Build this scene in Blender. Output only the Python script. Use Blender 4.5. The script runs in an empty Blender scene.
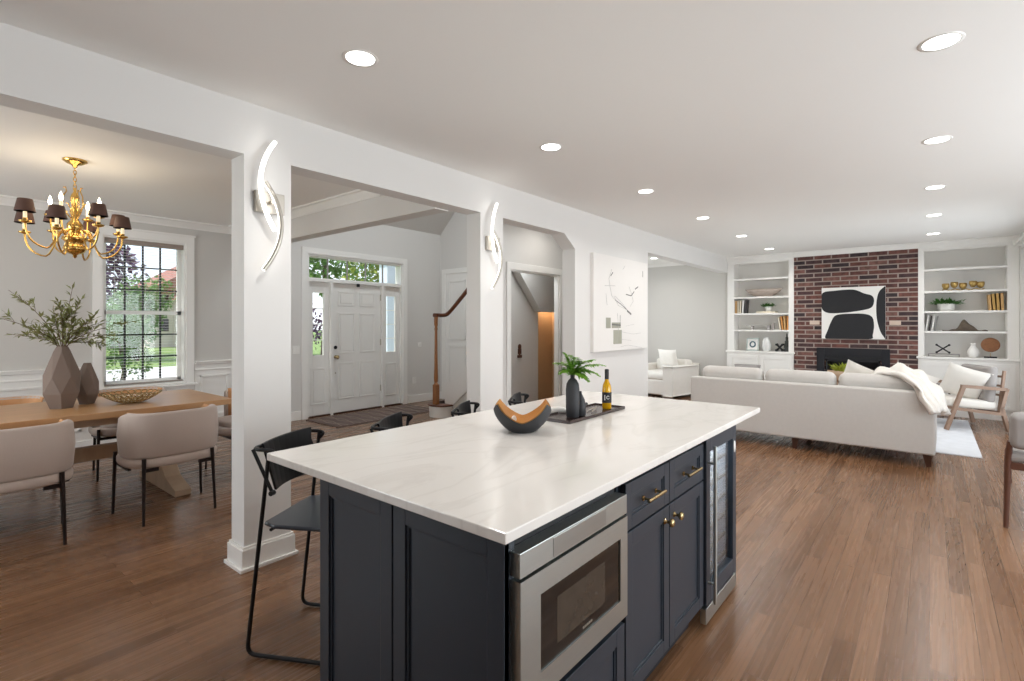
import bpy, bmesh, math, random
from mathutils import Vector, Matrix
PI = math.pi
R = math.radians
sc = bpy.context.scene
COL = sc.collection
rnd = random.Random(7)

# ------------------------------------------------------------ camera, world, light
cam_d = bpy.data.cameras.new('camera')
cam_d.lens = 18.0
cam_d.sensor_width = 36.0
cam_d.shift_y = -16.8 / 1024
cam_d.clip_start = 0.05
cam_d.clip_end = 300
cam = bpy.data.objects.new('camera', cam_d)
cam.location = (0, 0, 1.41)
cam.rotation_euler = (PI / 2, 0, R(39.2 - 90))
COL.objects.link(cam)
sc.camera = cam

sc.view_settings.view_transform = 'Standard'
sc.view_settings.look = 'None'
sc.view_settings.exposure = 0.12
sc.view_settings.gamma = 1.0
sc.view_settings.use_curve_mapping = False
try:
    sc.cycles.max_bounces = 10
    sc.cycles.diffuse_bounces = 7
    sc.cycles.glossy_bounces = 4
    sc.cycles.transmission_bounces = 6
    sc.cycles.sample_clamp_indirect = 6.0
    sc.cycles.caustics_reflective = False
    sc.cycles.caustics_refractive = False
    sc.cycles.use_denoising = True
except Exception:
    pass

world = bpy.data.worlds.new('sky')
sc.world = world
world.use_nodes = True
wn = world.node_tree
wn.nodes.clear()
wo = wn.nodes.new('ShaderNodeOutputWorld')
wb = wn.nodes.new('ShaderNodeBackground')
wt = wn.nodes.new('ShaderNodeTexCoord')
ws = wn.nodes.new('ShaderNodeSeparateXYZ')
wr = wn.nodes.new('ShaderNodeValToRGB')
wr.color_ramp.elements[0].position = 0.0
wr.color_ramp.elements[0].color = (0.86, 0.93, 1.0, 1)
wr.color_ramp.elements[1].position = 0.6
wr.color_ramp.elements[1].color = (0.42, 0.62, 0.95, 1)
wnz = wn.nodes.new('ShaderNodeTexNoise')
wnz.inputs['Scale'].default_value = 3.0
wnz.inputs['Detail'].default_value = 6
wcr = wn.nodes.new('ShaderNodeValToRGB')
wcr.color_ramp.elements[0].position = 0.45
wcr.color_ramp.elements[1].position = 0.65
wmx = wn.nodes.new('ShaderNodeMix')
wmx.data_type = 'RGBA'
wmx.inputs[7].default_value = (1, 1, 1, 1)
wn.links.new(wt.outputs['Generated'], ws.inputs[0])
wn.links.new(ws.outputs['Z'], wr.inputs['Fac'])
wn.links.new(wt.outputs['Generated'], wnz.inputs['Vector'])
wn.links.new(wnz.outputs['Fac'], wcr.inputs['Fac'])
wn.links.new(wcr.outputs['Color'], wmx.inputs[0])
wn.links.new(wr.outputs['Color'], wmx.inputs[6])
wn.links.new(wmx.outputs[2], wb.inputs['Color'])
wb.inputs['Strength'].default_value = 1.5
wn.links.new(wb.outputs[0], wo.inputs['Surface'])


def lamp(name, kind, loc, energy, color=(1, 1, 1), size=0.2, size_y=None, aim=None, spread=None, shadow_soft=None):
    d = bpy.data.lights.new(name, kind)
    d.energy = energy
    d.color = color
    if kind == 'AREA':
        d.shape = 'RECTANGLE' if size_y else 'DISK'
        d.size = size
        if size_y:
            d.size_y = size_y
        if spread:
            d.spread = spread
    elif kind in ('POINT', 'SPOT'):
        d.shadow_soft_size = size
    o = bpy.data.objects.new(name, d)
    o.location = loc
    if aim is not None:
        o.rotation_euler = (Vector(aim)).to_track_quat('-Z', 'Y').to_euler()
    COL.objects.link(o)
    return o


sun = lamp('sun', 'SUN', (0, 0, 30), 5.0, (1, 0.95, 0.88), aim=(0.45, -0.25, -1.0))
sun.data.angle = R(1.0)
DAY = (0.88, 0.95, 1.0)
# area lamps standing in for daylight, most set at glazed openings of the room
lamp('daylight_nook', 'AREA', (3.4, -2.86, 1.35), 145, DAY, 4.4, 2.1, aim=(0, 1, 0.55))
lamp('kitchen_fill', 'AREA', (-2.36, 1.2, 1.7), 7, DAY, 1.1, 1.0, aim=(1, 0, 0.9))  # added lamp at an unseen window, aimed up to brighten the ceiling
lamp('daylight_patio_door', 'AREA', (8.5, -1.06, 1.25), 24, DAY, 2.0, 2.2, aim=(0, 1, 0.1))
lamp('dining_side_fill', 'AREA', (-2.36, 5.2, 1.5), 66, DAY, 1.8, 1.7, aim=(1, 0, 0.25))  # added lamp at an unseen side window, brightens the dining room
lamp('daylight_sitting', 'AREA', (8.5, 5.50, 1.4), 34, DAY, 1.6, 2.0, aim=(0, -1, 0))
lamp('foyer_fill', 'AREA', (4.9, 5.4, 4.95), 120, DAY, 1.6, 1.6, aim=(0, 0.1, -1))  # added lamp under the foyer ceiling, with no opening behind it


# ------------------------------------------------------------ materials
def s2l(c):
    c = c / 255.0
    return c / 12.92 if c <= 0.04045 else ((c + 0.055) / 1.055) ** 2.4


def rgb(r, g, b):
    return (s2l(r), s2l(g), s2l(b), 1)


def mat(name, col, rough=0.5, metal=0.0, var=0.06, scale=8.0, bump=0.0, bscale=60.0, coat=0.0, emit=None, es=1.0,
        trans=0.0, alpha=1.0, spec=0.5, sheen=0.0, stretch=None, ior=1.45):
    m = bpy.data.materials.new(name)
    m.use_nodes = True
    nt = m.node_tree
    b = nt.nodes['Principled BSDF']
    b.inputs['Roughness'].default_value = rough
    b.inputs['Metallic'].default_value = metal
    b.inputs['Specular IOR Level'].default_value = spec
    b.inputs['Coat Weight'].default_value = coat
    b.inputs['Coat Roughness'].default_value = 0.08
    b.inputs['Sheen Weight'].default_value = sheen
    b.inputs['Transmission Weight'].default_value = trans
    b.inputs['IOR'].default_value = ior
    b.inputs['Alpha'].default_value = alpha
    tc = nt.nodes.new('ShaderNodeTexCoord')
    mp = nt.nodes.new('ShaderNodeMapping')
    nt.links.new(tc.outputs['Object'], mp.inputs['Vector'])
    if stretch:
        mp.inputs['Scale'].default_value = stretch
    nz = nt.nodes.new('ShaderNodeTexNoise')
    nz.inputs['Scale'].default_value = scale
    nz.inputs['Detail'].default_value = 4
    nt.links.new(mp.outputs[0], nz.inputs['Vector'])
    mx = nt.nodes.new('ShaderNodeMix')
    mx.data_type = 'RGBA'
    k0, k1 = 1 - var, 1 + var
    mx.inputs[6].default_value = (col[0] * k0, col[1] * k0, col[2] * k0, 1)
    mx.inputs[7].default_value = (min(1, col[0] * k1), min(1, col[1] * k1), min(1, col[2] * k1), 1)
    nt.links.new(nz.outputs['Fac'], mx.inputs[0])
    nt.links.new(mx.outputs[2], b.inputs['Base Color'])
    if bump:
        n2 = nt.nodes.new('ShaderNodeTexNoise')
        n2.inputs['Scale'].default_value = bscale
        n2.inputs['Detail'].default_value = 3
        nt.links.new(mp.outputs[0], n2.inputs['Vector'])
        bp = nt.nodes.new('ShaderNodeBump')
        bp.inputs['Strength'].default_value = bump
        bp.inputs['Distance'].default_value = 0.01
        nt.links.new(n2.outputs['Fac'], bp.inputs['Height'])
        nt.links.new(bp.outputs[0], b.inputs['Normal'])
    if emit:
        b.inputs['Emission Color'].default_value = emit
        b.inputs['Emission Strength'].default_value = es
    return m


def wood_floor():
    m = bpy.data.materials.new('oak_floor_boards')
    m.use_nodes = True
    nt = m.node_tree
    L = nt.links.new
    b = nt.nodes['Principled BSDF']
    tc = nt.nodes.new('ShaderNodeTexCoord')
    br = nt.nodes.new('ShaderNodeTexBrick')
    br.offset = 0.37
    br.offset_frequency = 2
    br.inputs['Scale'].default_value = 1.0
    br.inputs['Brick Width'].default_value = 1.35
    br.inputs['Row Height'].default_value = 0.083
    br.inputs['Mortar Size'].default_value = 0.0011
    br.inputs['Mortar Smooth'].default_value = 0.3
    br.inputs['Bias'].default_value = 0.0
    br.inputs['Color1'].default_value = (0.0, 0.0, 0.0, 1)
    br.inputs['Color2'].default_value = (1, 1, 1, 1)
    br.inputs['Mortar'].default_value = (0.5, 0.5, 0.5, 1)
    L(tc.outputs['Object'], br.inputs['Vector'])
    # per board shift of the grain
    cmb = nt.nodes.new('ShaderNodeVectorMath')
    cmb.operation = 'MULTIPLY_ADD'
    cmb.inputs[1].default_value = (13.0, 7.0, 5.0)
    L(br.outputs['Color'], cmb.inputs[0])
    L(tc.outputs['Object'], cmb.inputs[2])
    mp = nt.nodes.new('ShaderNodeMapping')
    mp.inputs['Scale'].default_value = (1.1, 11.0, 1.0)
    L(cmb.outputs[0], mp.inputs['Vector'])
    wv = nt.nodes.new('ShaderNodeTexWave')
    wv.wave_type = 'RINGS'
    wv.rings_direction = 'Z'
    wv.inputs['Scale'].default_value = 1.5
    wv.inputs['Distortion'].default_value = 4.0
    wv.inputs['Detail'].default_value = 3.0
    wv.inputs['Detail Scale'].default_value = 1.2
    L(mp.outputs[0], wv.inputs['Vector'])
    mp2 = nt.nodes.new('ShaderNodeMapping')
    mp2.inputs['Scale'].default_value = (1.4, 42.0, 1.0)
    L(cmb.outputs[0], mp2.inputs['Vector'])
    fn = nt.nodes.new('ShaderNodeTexNoise')
    fn.inputs['Scale'].default_value = 1.0
    fn.inputs['Detail'].default_value = 6
    L(mp2.outputs[0], fn.inputs['Vector'])
    big = nt.nodes.new('ShaderNodeTexNoise')
    big.inputs['Scale'].default_value = 0.9
    L(tc.outputs['Object'], big.inputs['Vector'])
    r1 = nt.nodes.new('ShaderNodeValToRGB')
    r1.color_ramp.elements[0].position = 0.0
    r1.color_ramp.elements[0].color = rgb(107, 75, 50)
    r1.color_ramp.elements[1].position = 1.0
    r1.color_ramp.elements[1].color = rgb(138, 103, 76)
    L(br.outputs['Color'], r1.inputs['Fac'])
    g = nt.nodes.new('ShaderNodeValToRGB')
    g.color_ramp.elements[0].position = 0.0
    g.color_ramp.elements[0].color = (0.66, 0.60, 0.56, 1)
    g.color_ramp.elements[1].position = 0.30
    g.color_ramp.elements[1].color = (1, 1, 1, 1)
    L(wv.outputs['Fac'], g.inputs['Fac'])
    g2 = nt.nodes.new('ShaderNodeValToRGB')
    g2.color_ramp.elements[0].position = 0.3
    g2.color_ramp.elements[0].color = (0.86, 0.84, 0.82, 1)
    g2.color_ramp.elements[1].position = 0.62
    g2.color_ramp.elements[1].color = (1.06, 1.04, 1.02, 1)
    L(fn.outputs['Fac'], g2.inputs['Fac'])
    m1 = nt.nodes.new('ShaderNodeMix'); m1.data_type = 'RGBA'; m1.blend_type = 'MULTIPLY'
    m1.inputs[0].default_value = 0.6
    L(r1.outputs['Color'], m1.inputs[6]); L(g.outputs['Color'], m1.inputs[7])
    m2 = nt.nodes.new('ShaderNodeMix'); m2.data_type = 'RGBA'; m2.blend_type = 'MULTIPLY'
    m2.inputs[0].default_value = 0.9
    L(m1.outputs[2], m2.inputs[6]); L(g2.outputs['Color'], m2.inputs[7])
    m3 = nt.nodes.new('ShaderNodeMix'); m3.data_type = 'RGBA'
    m3.inputs[7].default_value = rgb(78, 52, 34)
    L(br.outputs['Fac'], m3.inputs[0])
    L(m2.outputs[2], m3.inputs[6])
    L(m3.outputs[2], b.inputs['Base Color'])
    rr = nt.nodes.new('ShaderNodeMapRange')
    rr.inputs['To Min'].default_value = 0.20
    rr.inputs['To Max'].default_value = 0.34
    L(fn.outputs['Fac'], rr.inputs['Value'])
    L(rr.outputs[0], b.inputs['Roughness'])
    bp = nt.nodes.new('ShaderNodeBump')
    bp.inputs['Strength'].default_value = 0.25
    bp.inputs['Distance'].default_value = 0.0015
    ad = nt.nodes.new('ShaderNodeMath'); ad.operation = 'SUBTRACT'
    ad.inputs[0].default_value = 1.0; L(br.outputs['Fac'], ad.inputs[1])
    return m


def brick_mat():
    m = bpy.data.materials.new('fireplace_brick')
    m.use_nodes = True
    nt = m.node_tree
    L = nt.links.new
    b = nt.nodes['Principled BSDF']
    tc = nt.nodes.new('ShaderNodeTexCoord')
    sp = nt.nodes.new('ShaderNodeSeparateXYZ')
    cb = nt.nodes.new('ShaderNodeCombineXYZ')
    L(tc.outputs['Object'], sp.inputs[0])
    L(sp.outputs['Y'], cb.inputs['X'])
    L(sp.outputs['Z'], cb.inputs['Y'])
    br = nt.nodes.new('ShaderNodeTexBrick')
    br.inputs['Scale'].default_value = 1.0
    br.inputs['Brick Width'].default_value = 0.262
    br.inputs['Row Height'].default_value = 0.0765
    br.inputs['Mortar Size'].default_value = 0.0105
    br.inputs['Mortar Smooth'].default_value = 0.15
    br.inputs['Color1'].default_value = (0, 0, 0, 1)
    br.inputs['Color2'].default_value = (1, 1, 1, 1)
    L(cb.outputs[0], br.inputs['Vector'])
    r1 = nt.nodes.new('ShaderNodeValToRGB')
    e = r1.color_ramp.elements
    e[0].position = 0; e[0].color = rgb(54, 44, 46)
    e[1].position = 1; e[1].color = rgb(118, 84, 76)
    for p, c in ((0.3, rgb(72, 50, 50)), (0.55, rgb(94, 60, 54)), (0.8, rgb(106, 66, 58))):
        q = e.new(p); q.color = c
    L(br.outputs['Color'], r1.inputs['Fac'])
    nz = nt.nodes.new('ShaderNodeTexNoise')
    nz.inputs['Scale'].default_value = 16
    nz.inputs['Detail'].default_value = 5
    L(tc.outputs['Object'], nz.inputs['Vector'])
    m1 = nt.nodes.new('ShaderNodeMix'); m1.data_type = 'RGBA'; m1.blend_type = 'OVERLAY'
    m1.inputs[0].default_value = 0.9
    L(r1.outputs['Color'], m1.inputs[6]); L(nz.outputs['Fac'], m1.inputs[7])
    m2 = nt.nodes.new('ShaderNodeMix'); m2.data_type = 'RGBA'
    m2.inputs[7].default_value = rgb(152, 138, 130)
    L(br.outputs['Fac'], m2.inputs[0]); L(m1.outputs[2], m2.inputs[6])
    L(m2.outputs[2], b.inputs['Base Color'])
    b.inputs['Roughness'].default_value = 0.85
    bp = nt.nodes.new('ShaderNodeBump')
    bp.inputs['Strength'].default_value = 0.7
    bp.inputs['Distance'].default_value = 0.008
    iv = nt.nodes.new('ShaderNodeMath'); iv.operation = 'SUBTRACT'
    iv.inputs[0].default_value = 1.0
    L(br.outputs['Fac'], iv.inputs[1]); L(iv.outputs[0], bp.inputs['Height'])
    L(bp.outputs[0], b.inputs['Normal'])
    return m


def quartz_mat():
    m = mat('white_quartz', rgb(226, 222, 217), 0.13, var=0.03, scale=3, spec=0.55)
    nt = m.node_tree
    L = nt.links.new
    b = nt.nodes['Principled BSDF']
    tc = nt.nodes.new('ShaderNodeTexCoord')
    mp = nt.nodes.new('ShaderNodeMapping')
    mp.inputs['Rotation'].default_value = (0, 0, 0.5)
    mp.inputs['Scale'].default_value = (0.8, 2.2, 1)
    L(tc.outputs['Object'], mp.inputs['Vector'])
    n1 = nt.nodes.new('ShaderNodeTexNoise')
    n1.inputs['Scale'].default_value = 1.6
    n1.inputs['Detail'].default_value = 7
    n1.inputs['Distortion'].default_value = 1.2
    L(mp.outputs[0], n1.inputs['Vector'])
    sb = nt.nodes.new('ShaderNodeMath'); sb.operation = 'SUBTRACT'; sb.inputs[1].default_value = 0.5
    ab = nt.nodes.new('ShaderNodeMath'); ab.operation = 'ABSOLUTE'
    L(n1.outputs['Fac'], sb.inputs[0]); L(sb.outputs[0], ab.inputs[0])
    r = nt.nodes.new('ShaderNodeValToRGB')
    r.color_ramp.elements[0].position = 0.0
    r.color_ramp.elements[0].color = (0.93, 0.925, 0.92, 1)
    r.color_ramp.elements[1].position = 0.035
    r.color_ramp.elements[1].color = (1, 1, 1, 1)
    L(ab.outputs[0], r.inputs['Fac'])
    src = b.inputs['Base Color'].links[0].from_socket
    mm = nt.nodes.new('ShaderNodeMix'); mm.data_type = 'RGBA'; mm.blend_type = 'MULTIPLY'
    mm.inputs[0].default_value = 1
    L(src, mm.inputs[6]); L(r.outputs['Color'], mm.inputs[7])
    L(mm.outputs[2], b.inputs['Base Color'])
    return m


def glass_mat(name, tint=(1, 1, 1, 1), mixf=0.08):
    # thin window glass: mostly clear with a slight reflection
    m = bpy.data.materials.new(name)
    m.use_nodes = True
    nt = m.node_tree
    nt.nodes.clear()
    o = nt.nodes.new('ShaderNodeOutputMaterial')
    t = nt.nodes.new('ShaderNodeBsdfTransparent')
    t.inputs['Color'].default_value = tint
    g = nt.nodes.new('ShaderNodeBsdfGlossy')
    g.inputs['Roughness'].default_value = 0.02
    mx = nt.nodes.new('ShaderNodeMixShader')
    fr = nt.nodes.new('ShaderNodeLayerWeight')
    fr.inputs['Blend'].default_value = 0.25
    mu = nt.nodes.new('ShaderNodeMath'); mu.operation = 'MULTIPLY_ADD'
    mu.inputs[1].default_value = 0.4; mu.inputs[2].default_value = mixf * 0.3
    nt.links.new(fr.outputs['Fresnel'], mu.inputs[0])
    nt.links.new(mu.outputs[0], mx.inputs[0])
    nt.links.new(t.outputs[0], mx.inputs[1])
    nt.links.new(g.outputs[0], mx.inputs[2])
    nt.links.new(mx.outputs[0], o.inputs['Surface'])
    return m


M = {}
M['wall'] = mat('white_wall_paint', rgb(226, 224, 221), 0.6, var=0.012, scale=2, bump=0.02, bscale=250)
M['dwall'] = mat('grey_wall_paint', rgb(200, 197, 192), 0.6, var=0.012, scale=2, bump=0.02, bscale=250)
M['fwall'] = mat('foyer_wall_paint', rgb(216, 213, 209), 0.6, var=0.012, scale=2, bump=0.02, bscale=250)
M['ceil'] = mat('ceiling_paint', rgb(241, 240, 237), 0.7, var=0.01, scale=1.5, bump=0.02, bscale=200)
M['trim'] = mat('white_trim_paint', rgb(235, 233, 229), 0.35, var=0.01)
M['floor'] = wood_floor()
M['brick'] = brick_mat()
M['quartz'] = quartz_mat()
M['glass'] = glass_mat('clear_glass')
M['cab'] = mat('dark_slate_cabinet_paint', rgb(44, 51, 60), 0.36, var=0.04)
M['gap'] = mat('dark_recess_paint', rgb(22, 23, 26), 0.6)
M['steel'] = mat('brushed_stainless', rgb(190, 196, 194), 0.33, 1.0, var=0.05, scale=5, stretch=(1, 1, 60), bump=0.02, bscale=30)
M['blackglass'] = mat('black_oven_glass', rgb(20, 18, 17), 0.06, var=0.2, spec=0.8)
M['brass'] = mat('aged_brass', rgb(182, 160, 118), 0.25, 1.0, var=0.08)
M['brightbrass'] = mat('polished_brass', rgb(218, 178, 104), 0.2, 1.0, var=0.06)
M['black'] = mat('matte_black_metal', rgb(28, 28, 30), 0.4, 0.3, var=0.1)
M['blackseat'] = mat('satin_black_plastic', rgb(48, 52, 60), 0.3, var=0.08)
M['velvet'] = mat('greige_velvet', rgb(188, 172, 162), 0.85, var=0.08, scale=5, sheen=0.4, bump=0.05, bscale=120)
M['tan'] = mat('tan_lining', rgb(202, 150, 104), 0.7, var=0.06)
M['darkleg'] = mat('dark_metal_leg', rgb(40, 30, 28), 0.4, 0.4)
M['tablewood'] = mat('honey_oak', rgb(190, 146, 102), 0.34, var=0.16, scale=3, stretch=(1, 9, 9), bump=0.03, bscale=30)
M['greywood'] = mat('weathered_oak', rgb(176, 150, 124), 0.6, var=0.2, scale=4, stretch=(3, 3, 1), bump=0.1, bscale=40)
M['vase'] = mat('taupe_ceramic', rgb(124, 108, 98), 0.75, var=0.08, bump=0.05, bscale=80)
M['olive'] = mat('olive_leaf', rgb(120, 124, 72), 0.55, var=0.35, scale=14)
M['twig'] = mat('brown_twig', rgb(92, 72, 50), 0.8)
M['fern'] = mat('fern_leaf', rgb(118, 166, 56), 0.45, var=0.4, scale=25)
M['darkclay'] = mat('charcoal_ceramic', rgb(50, 51, 54), 0.6, var=0.06)
M['sofa'] = mat('light_grey_linen', rgb(198, 194, 189), 0.9, var=0.05, scale=30, bump=0.25, bscale=400, sheen=0.2)
M['cream'] = mat('cream_fabric', rgb(228, 224, 217), 0.9, var=0.05, scale=12, bump=0.2, bscale=200, sheen=0.2)
M['throw'] = mat('white_knit', rgb(238, 234, 228), 0.95, var=0.06, scale=20, bump=0.5, bscale=140)
M['greyfab'] = mat('mid_grey_fabric', rgb(158, 153, 150), 0.9, var=0.08, scale=20, bump=0.2, bscale=250)
M['walnut'] = mat('walnut_wood', rgb(92, 58, 44), 0.4, var=0.15, scale=6, stretch=(2, 2, 12))
M['palewood'] = mat('greyed_walnut', rgb(142, 116, 98), 0.45, var=0.15, scale=6)
M['darkwood'] = mat('dark_stained_leg', rgb(66, 40, 28), 0.4, var=0.1)
M['rail'] = mat('stained_oak_rail', rgb(156, 102, 58), 0.35, var=0.15, scale=5, stretch=(6, 6, 1))
M['railtop'] = mat('dark_oak_handrail', rgb(98, 54, 32), 0.35, var=0.12)
M['canvas'] = mat('white_canvas', rgb(236, 233, 229), 0.8, var=0.01)
M['ink'] = mat('black_paint', rgb(34, 34, 37), 0.7, var=0.15, scale=30)
M['insert'] = mat('fireplace_iron', rgb(32, 33, 38), 0.5, 0.3)
M['pot'] = mat('white_pot_glaze', rgb(232, 230, 226), 0.4)
M['plant'] = mat('green_plant_leaf', rgb(70, 120, 50), 0.5, var=0.35, scale=25)
M['succ'] = mat('yellow_green_leaf', rgb(160, 170, 60), 0.5, var=0.3, scale=25)
M['gold'] = mat('dark_gold', rgb(190, 160, 100), 0.3, 0.9)
M['paper'] = mat('page_paper', rgb(232, 226, 214), 0.9)
M['shade'] = mat('dark_brown_shade', rgb(88, 62, 54), 0.6, var=0.1, scale=10)
M['candle'] = mat('glowing_ivory_sleeve', rgb(240, 226, 190), 0.5, emit=(1, 0.8, 0.5, 1), es=0.6)  # emission imitates the bulb glow on the sleeves, which are no lamps
M['bulb'] = mat('lit_bulb', (1, 1, 1, 1), 0.3, emit=(1, 0.82, 0.55, 1), es=14)
M['lens'] = mat('downlight_lens', (1, 1, 1, 1), 0.3, emit=(1, 0.97, 0.92, 1), es=6)
M['led'] = mat('lit_led_strip', (1, 1, 1, 1), 0.3, emit=(1, 0.97, 0.92, 1), es=2.2)
M['nickel'] = mat('brushed_nickel', rgb(196, 190, 180), 0.3, 0.9)
M['rug'] = mat('pale_blue_grey_rug', rgb(206, 208, 212), 0.95, var=0.14, scale=7, bump=0.3, bscale=120)
M['soffit'] = M['fwall']
M['lawn'] = mat('lawn_grass', rgb(118, 140, 78), 0.9, var=0.3, scale=1.5)
M['drive'] = mat('concrete_drive', rgb(190, 188, 184), 0.9, var=0.08, scale=1)
M['leafg'] = mat('green_tree_leaf', rgb(96, 132, 62), 0.7, var=0.5, scale=1.6)
M['leafp'] = mat('purple_tree_leaf', rgb(92, 62, 92), 0.7, var=0.5, scale=1.6)
M['leafy'] = mat('yellow_green_tree_leaf', rgb(150, 164, 72), 0.7, var=0.5, scale=1.6)
M['bark'] = mat('tree_bark', rgb(92, 78, 66), 0.9)
M['roof'] = mat('red_shingle_roof', rgb(150, 104, 92), 0.9, var=0.2, scale=4)
M['siding'] = mat('pale_siding', rgb(214, 204, 194), 0.8)
M['porch'] = mat('porch_post_paint', rgb(214, 224, 238), 0.6)


# ------------------------------------------------------------ mesh helpers
class MB:
    def __init__(s):
        s.v = []
        s.f = []
        s.sm = []
        s.wn = False

    def add(s, vs, fs, smooth=False):
        n = len(s.v)
        s.v += [tuple(p) for p in vs]
        s.f += [tuple(i + n for i in f) for f in fs]
        s.sm += [smooth] * len(fs)
        return s

    def box(s, x0, x1, y0, y1, z0, z1, mt=None):
        x0, x1 = min(x0, x1), max(x0, x1); y0, y1 = min(y0, y1), max(y0, y1); z0, z1 = min(z0, z1), max(z0, z1)
        vs = [Vector(p) for p in ((x0, y0, z0), (x1, y0, z0), (x1, y1, z0), (x0, y1, z0),
                                  (x0, y0, z1), (x1, y0, z1), (x1, y1, z1), (x0, y1, z1))]
        if mt is not None:
            vs = [mt @ v for v in vs]
        return s.add(vs, [(0, 3, 2, 1), (4, 5, 6, 7), (0, 1, 5, 4), (1, 2, 6, 5), (2, 3, 7, 6), (3, 0, 4, 7)])

    def taper(s, a, b, wa, wb, da=None, db=None, smooth=False):
        """square bar from point a to b, half widths wa -> wb"""
        return s.tube([a, b], [wa * 1.414, wb * 1.414], n=4, rot=PI / 4, smooth=smooth)

    def tube(s, pts, r, n=8, rot=0.0, smooth=True, closed=False):
        pts = [Vector(p) for p in pts]
        m = len(pts)
        rs = r if isinstance(r, (list, tuple)) else [r] * m
        vs = []
        up = None
        for i, p in enumerate(pts):
            if closed:
                d = (pts[(i + 1) % m] - pts[i - 1])
            elif i == 0:
                d = pts[1] - p
            elif i == m - 1:
                d = p - pts[i - 1]
            else:
                d = (pts[i + 1] - p).normalized() + (p - pts[i - 1]).normalized()
            if d.length < 1e-9:
                d = Vector((0, 0, 1))
            d.normalize()
            if up is None:
                up = Vector((0, 0, 1)) if abs(d.z) < 0.9 else Vector((1, 0, 0))
            u = (up - d * up.dot(d))
            if u.length < 1e-6:
                u = d.orthogonal()
            u.normalize()
            up = u
            w = d.cross(u)
            for k in range(n):
                a = rot + 2 * PI * k / n
                vs.append(p + (u * math.cos(a) + w * math.sin(a)) * rs[i])
        fs = []
        for i in range(m if closed else m - 1):
            j = (i + 1) % m
            for k in range(n):
                l = (k + 1) % n
                fs.append((i * n + k, i * n + l, j * n + l, j * n + k))
        s.add(vs, fs, smooth)
        if not closed:
            s.add([vs[k] for k in range(n)], [tuple(range(n - 1, -1, -1))])
            s.add([vs[(m - 1) * n + k] for k in range(n)], [tuple(range(n))])
        return s

    def lathe(s, prof, c=(0, 0, 0), n=24, smooth=True, a0=0.0, a1=2 * PI, sx=1, sy=1):
        full = abs(a1 - a0 - 2 * PI) < 1e-6
        k = n if full else n + 1
        vs = []
        for (r, z) in prof:
            for i in range(k):
                a = a0 + (a1 - a0) * i / n
                vs.append((c[0] + r * math.cos(a) * sx, c[1] + r * math.sin(a) * sy, c[2] + z))
        fs = []
        for j in range(len(prof) - 1):
            for i in range(n):
                i2 = (i + 1) % k
                fs.append((j * k + i, j * k + i2, (j + 1) * k + i2, (j + 1) * k + i))
        s.add(vs, fs, smooth)
        if full:
            if prof[0][0] > 1e-5:
                s.add(vs[:k], [tuple(range(k - 1, -1, -1))])
            if prof[-1][0] > 1e-5:
                s.add(vs[-k:], [tuple(range(k))])
        return s

    def prism(s, poly, axis, a, b, mt=None):
        """poly: 2D points in the plane perpendicular to axis ('x': (y,z); 'y': (x,z); 'z': (x,y))"""
        def P(p, t):
            v = {'x': (t, p[0], p[1]), 'y': (p[0], t, p[1]), 'z': (p[0], p[1], t)}[axis]
            return Vector(v) if mt is None else mt @ Vector(v)
        n = len(poly)
        vs = [P(p, a) for p in poly] + [P(p, b) for p in poly]
        fs = [tuple(range(n)), tuple(range(2 * n - 1, n - 1, -1))]
        fs += [(i, n + i, n + (i + 1) % n, (i + 1) % n) for i in range(n)]
        return s.add(vs, fs)

    def sphere(s, c, r, n=12, sx=1, sy=1, sz=1):
        prof = [(max(1e-4, r * math.sin(PI * i / n)), -r * math.cos(PI * i / n) * sz) for i in range(n + 1)]
        return s.lathe(prof, c, n=max(8, n + 4), sx=sx, sy=sy)

    def pillow(s, w, d, h, mt, n=12, pw=2.4, corner=0.06):
        """stuffed cushion: w x d with thickness h, centred, local z up, transformed by mt"""
        vs, fs = [], []
        for side in (1, -1):
            base = len(vs)
            for i in range(n + 1):
                for j in range(n + 1):
                    u = -1 + 2 * i / n; v = -1 + 2 * j / n
                    t = (max(0, 1 - abs(u) ** pw) ** 0.45) * (max(0, 1 - abs(v) ** pw) ** 0.45)
                    pin = 1 - corner * (1 - abs(abs(u) * abs(v))) * 0 - corner * (abs(u) ** 2 * 0)
                    ex = u * w / 2 * (1 - corner * (1 - v * v) * abs(u) ** 3)
                    ey = v * d / 2 * (1 - corner * (1 - u * u) * abs(v) ** 3)
                    vs.append(mt @ Vector((ex, ey, side * h / 2 * t)))
            for i in range(n):
                for j in range(n):
                    a = base + i * (n + 1) + j
                    q = (a, a + n + 1, a + n + 2, a + 1)
                    fs.append(q if side == 1 else q[::-1])
        return s.add(vs, fs, True)

    def block(s, x0, x1, y0, y1, z0, z1, r=0.03, mt=None, n=3):
        """softly rounded upholstery block"""
        bm = bmesh.new()
        bmesh.ops.create_cube(bm, size=1)
        for v in bm.verts:
            v.co = Vector(((x0 + x1) / 2 + v.co.x * (x1 - x0), (y0 + y1) / 2 + v.co.y * (y1 - y0), (z0 + z1) / 2 + v.co.z * (z1 - z0)))
        bmesh.ops.bevel(bm, geom=list(bm.edges), offset=r, segments=n, profile=0.5, affect='EDGES')
        bm.verts.ensure_lookup_table()
        vs = [(mt @ v.co) if mt is not None else v.co.copy() for v in bm.verts]
        fs = [tuple(v.index for v in f.verts) for f in bm.faces]
        bm.free()
        s.wn = True
        return s.add(vs, fs, True)

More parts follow.
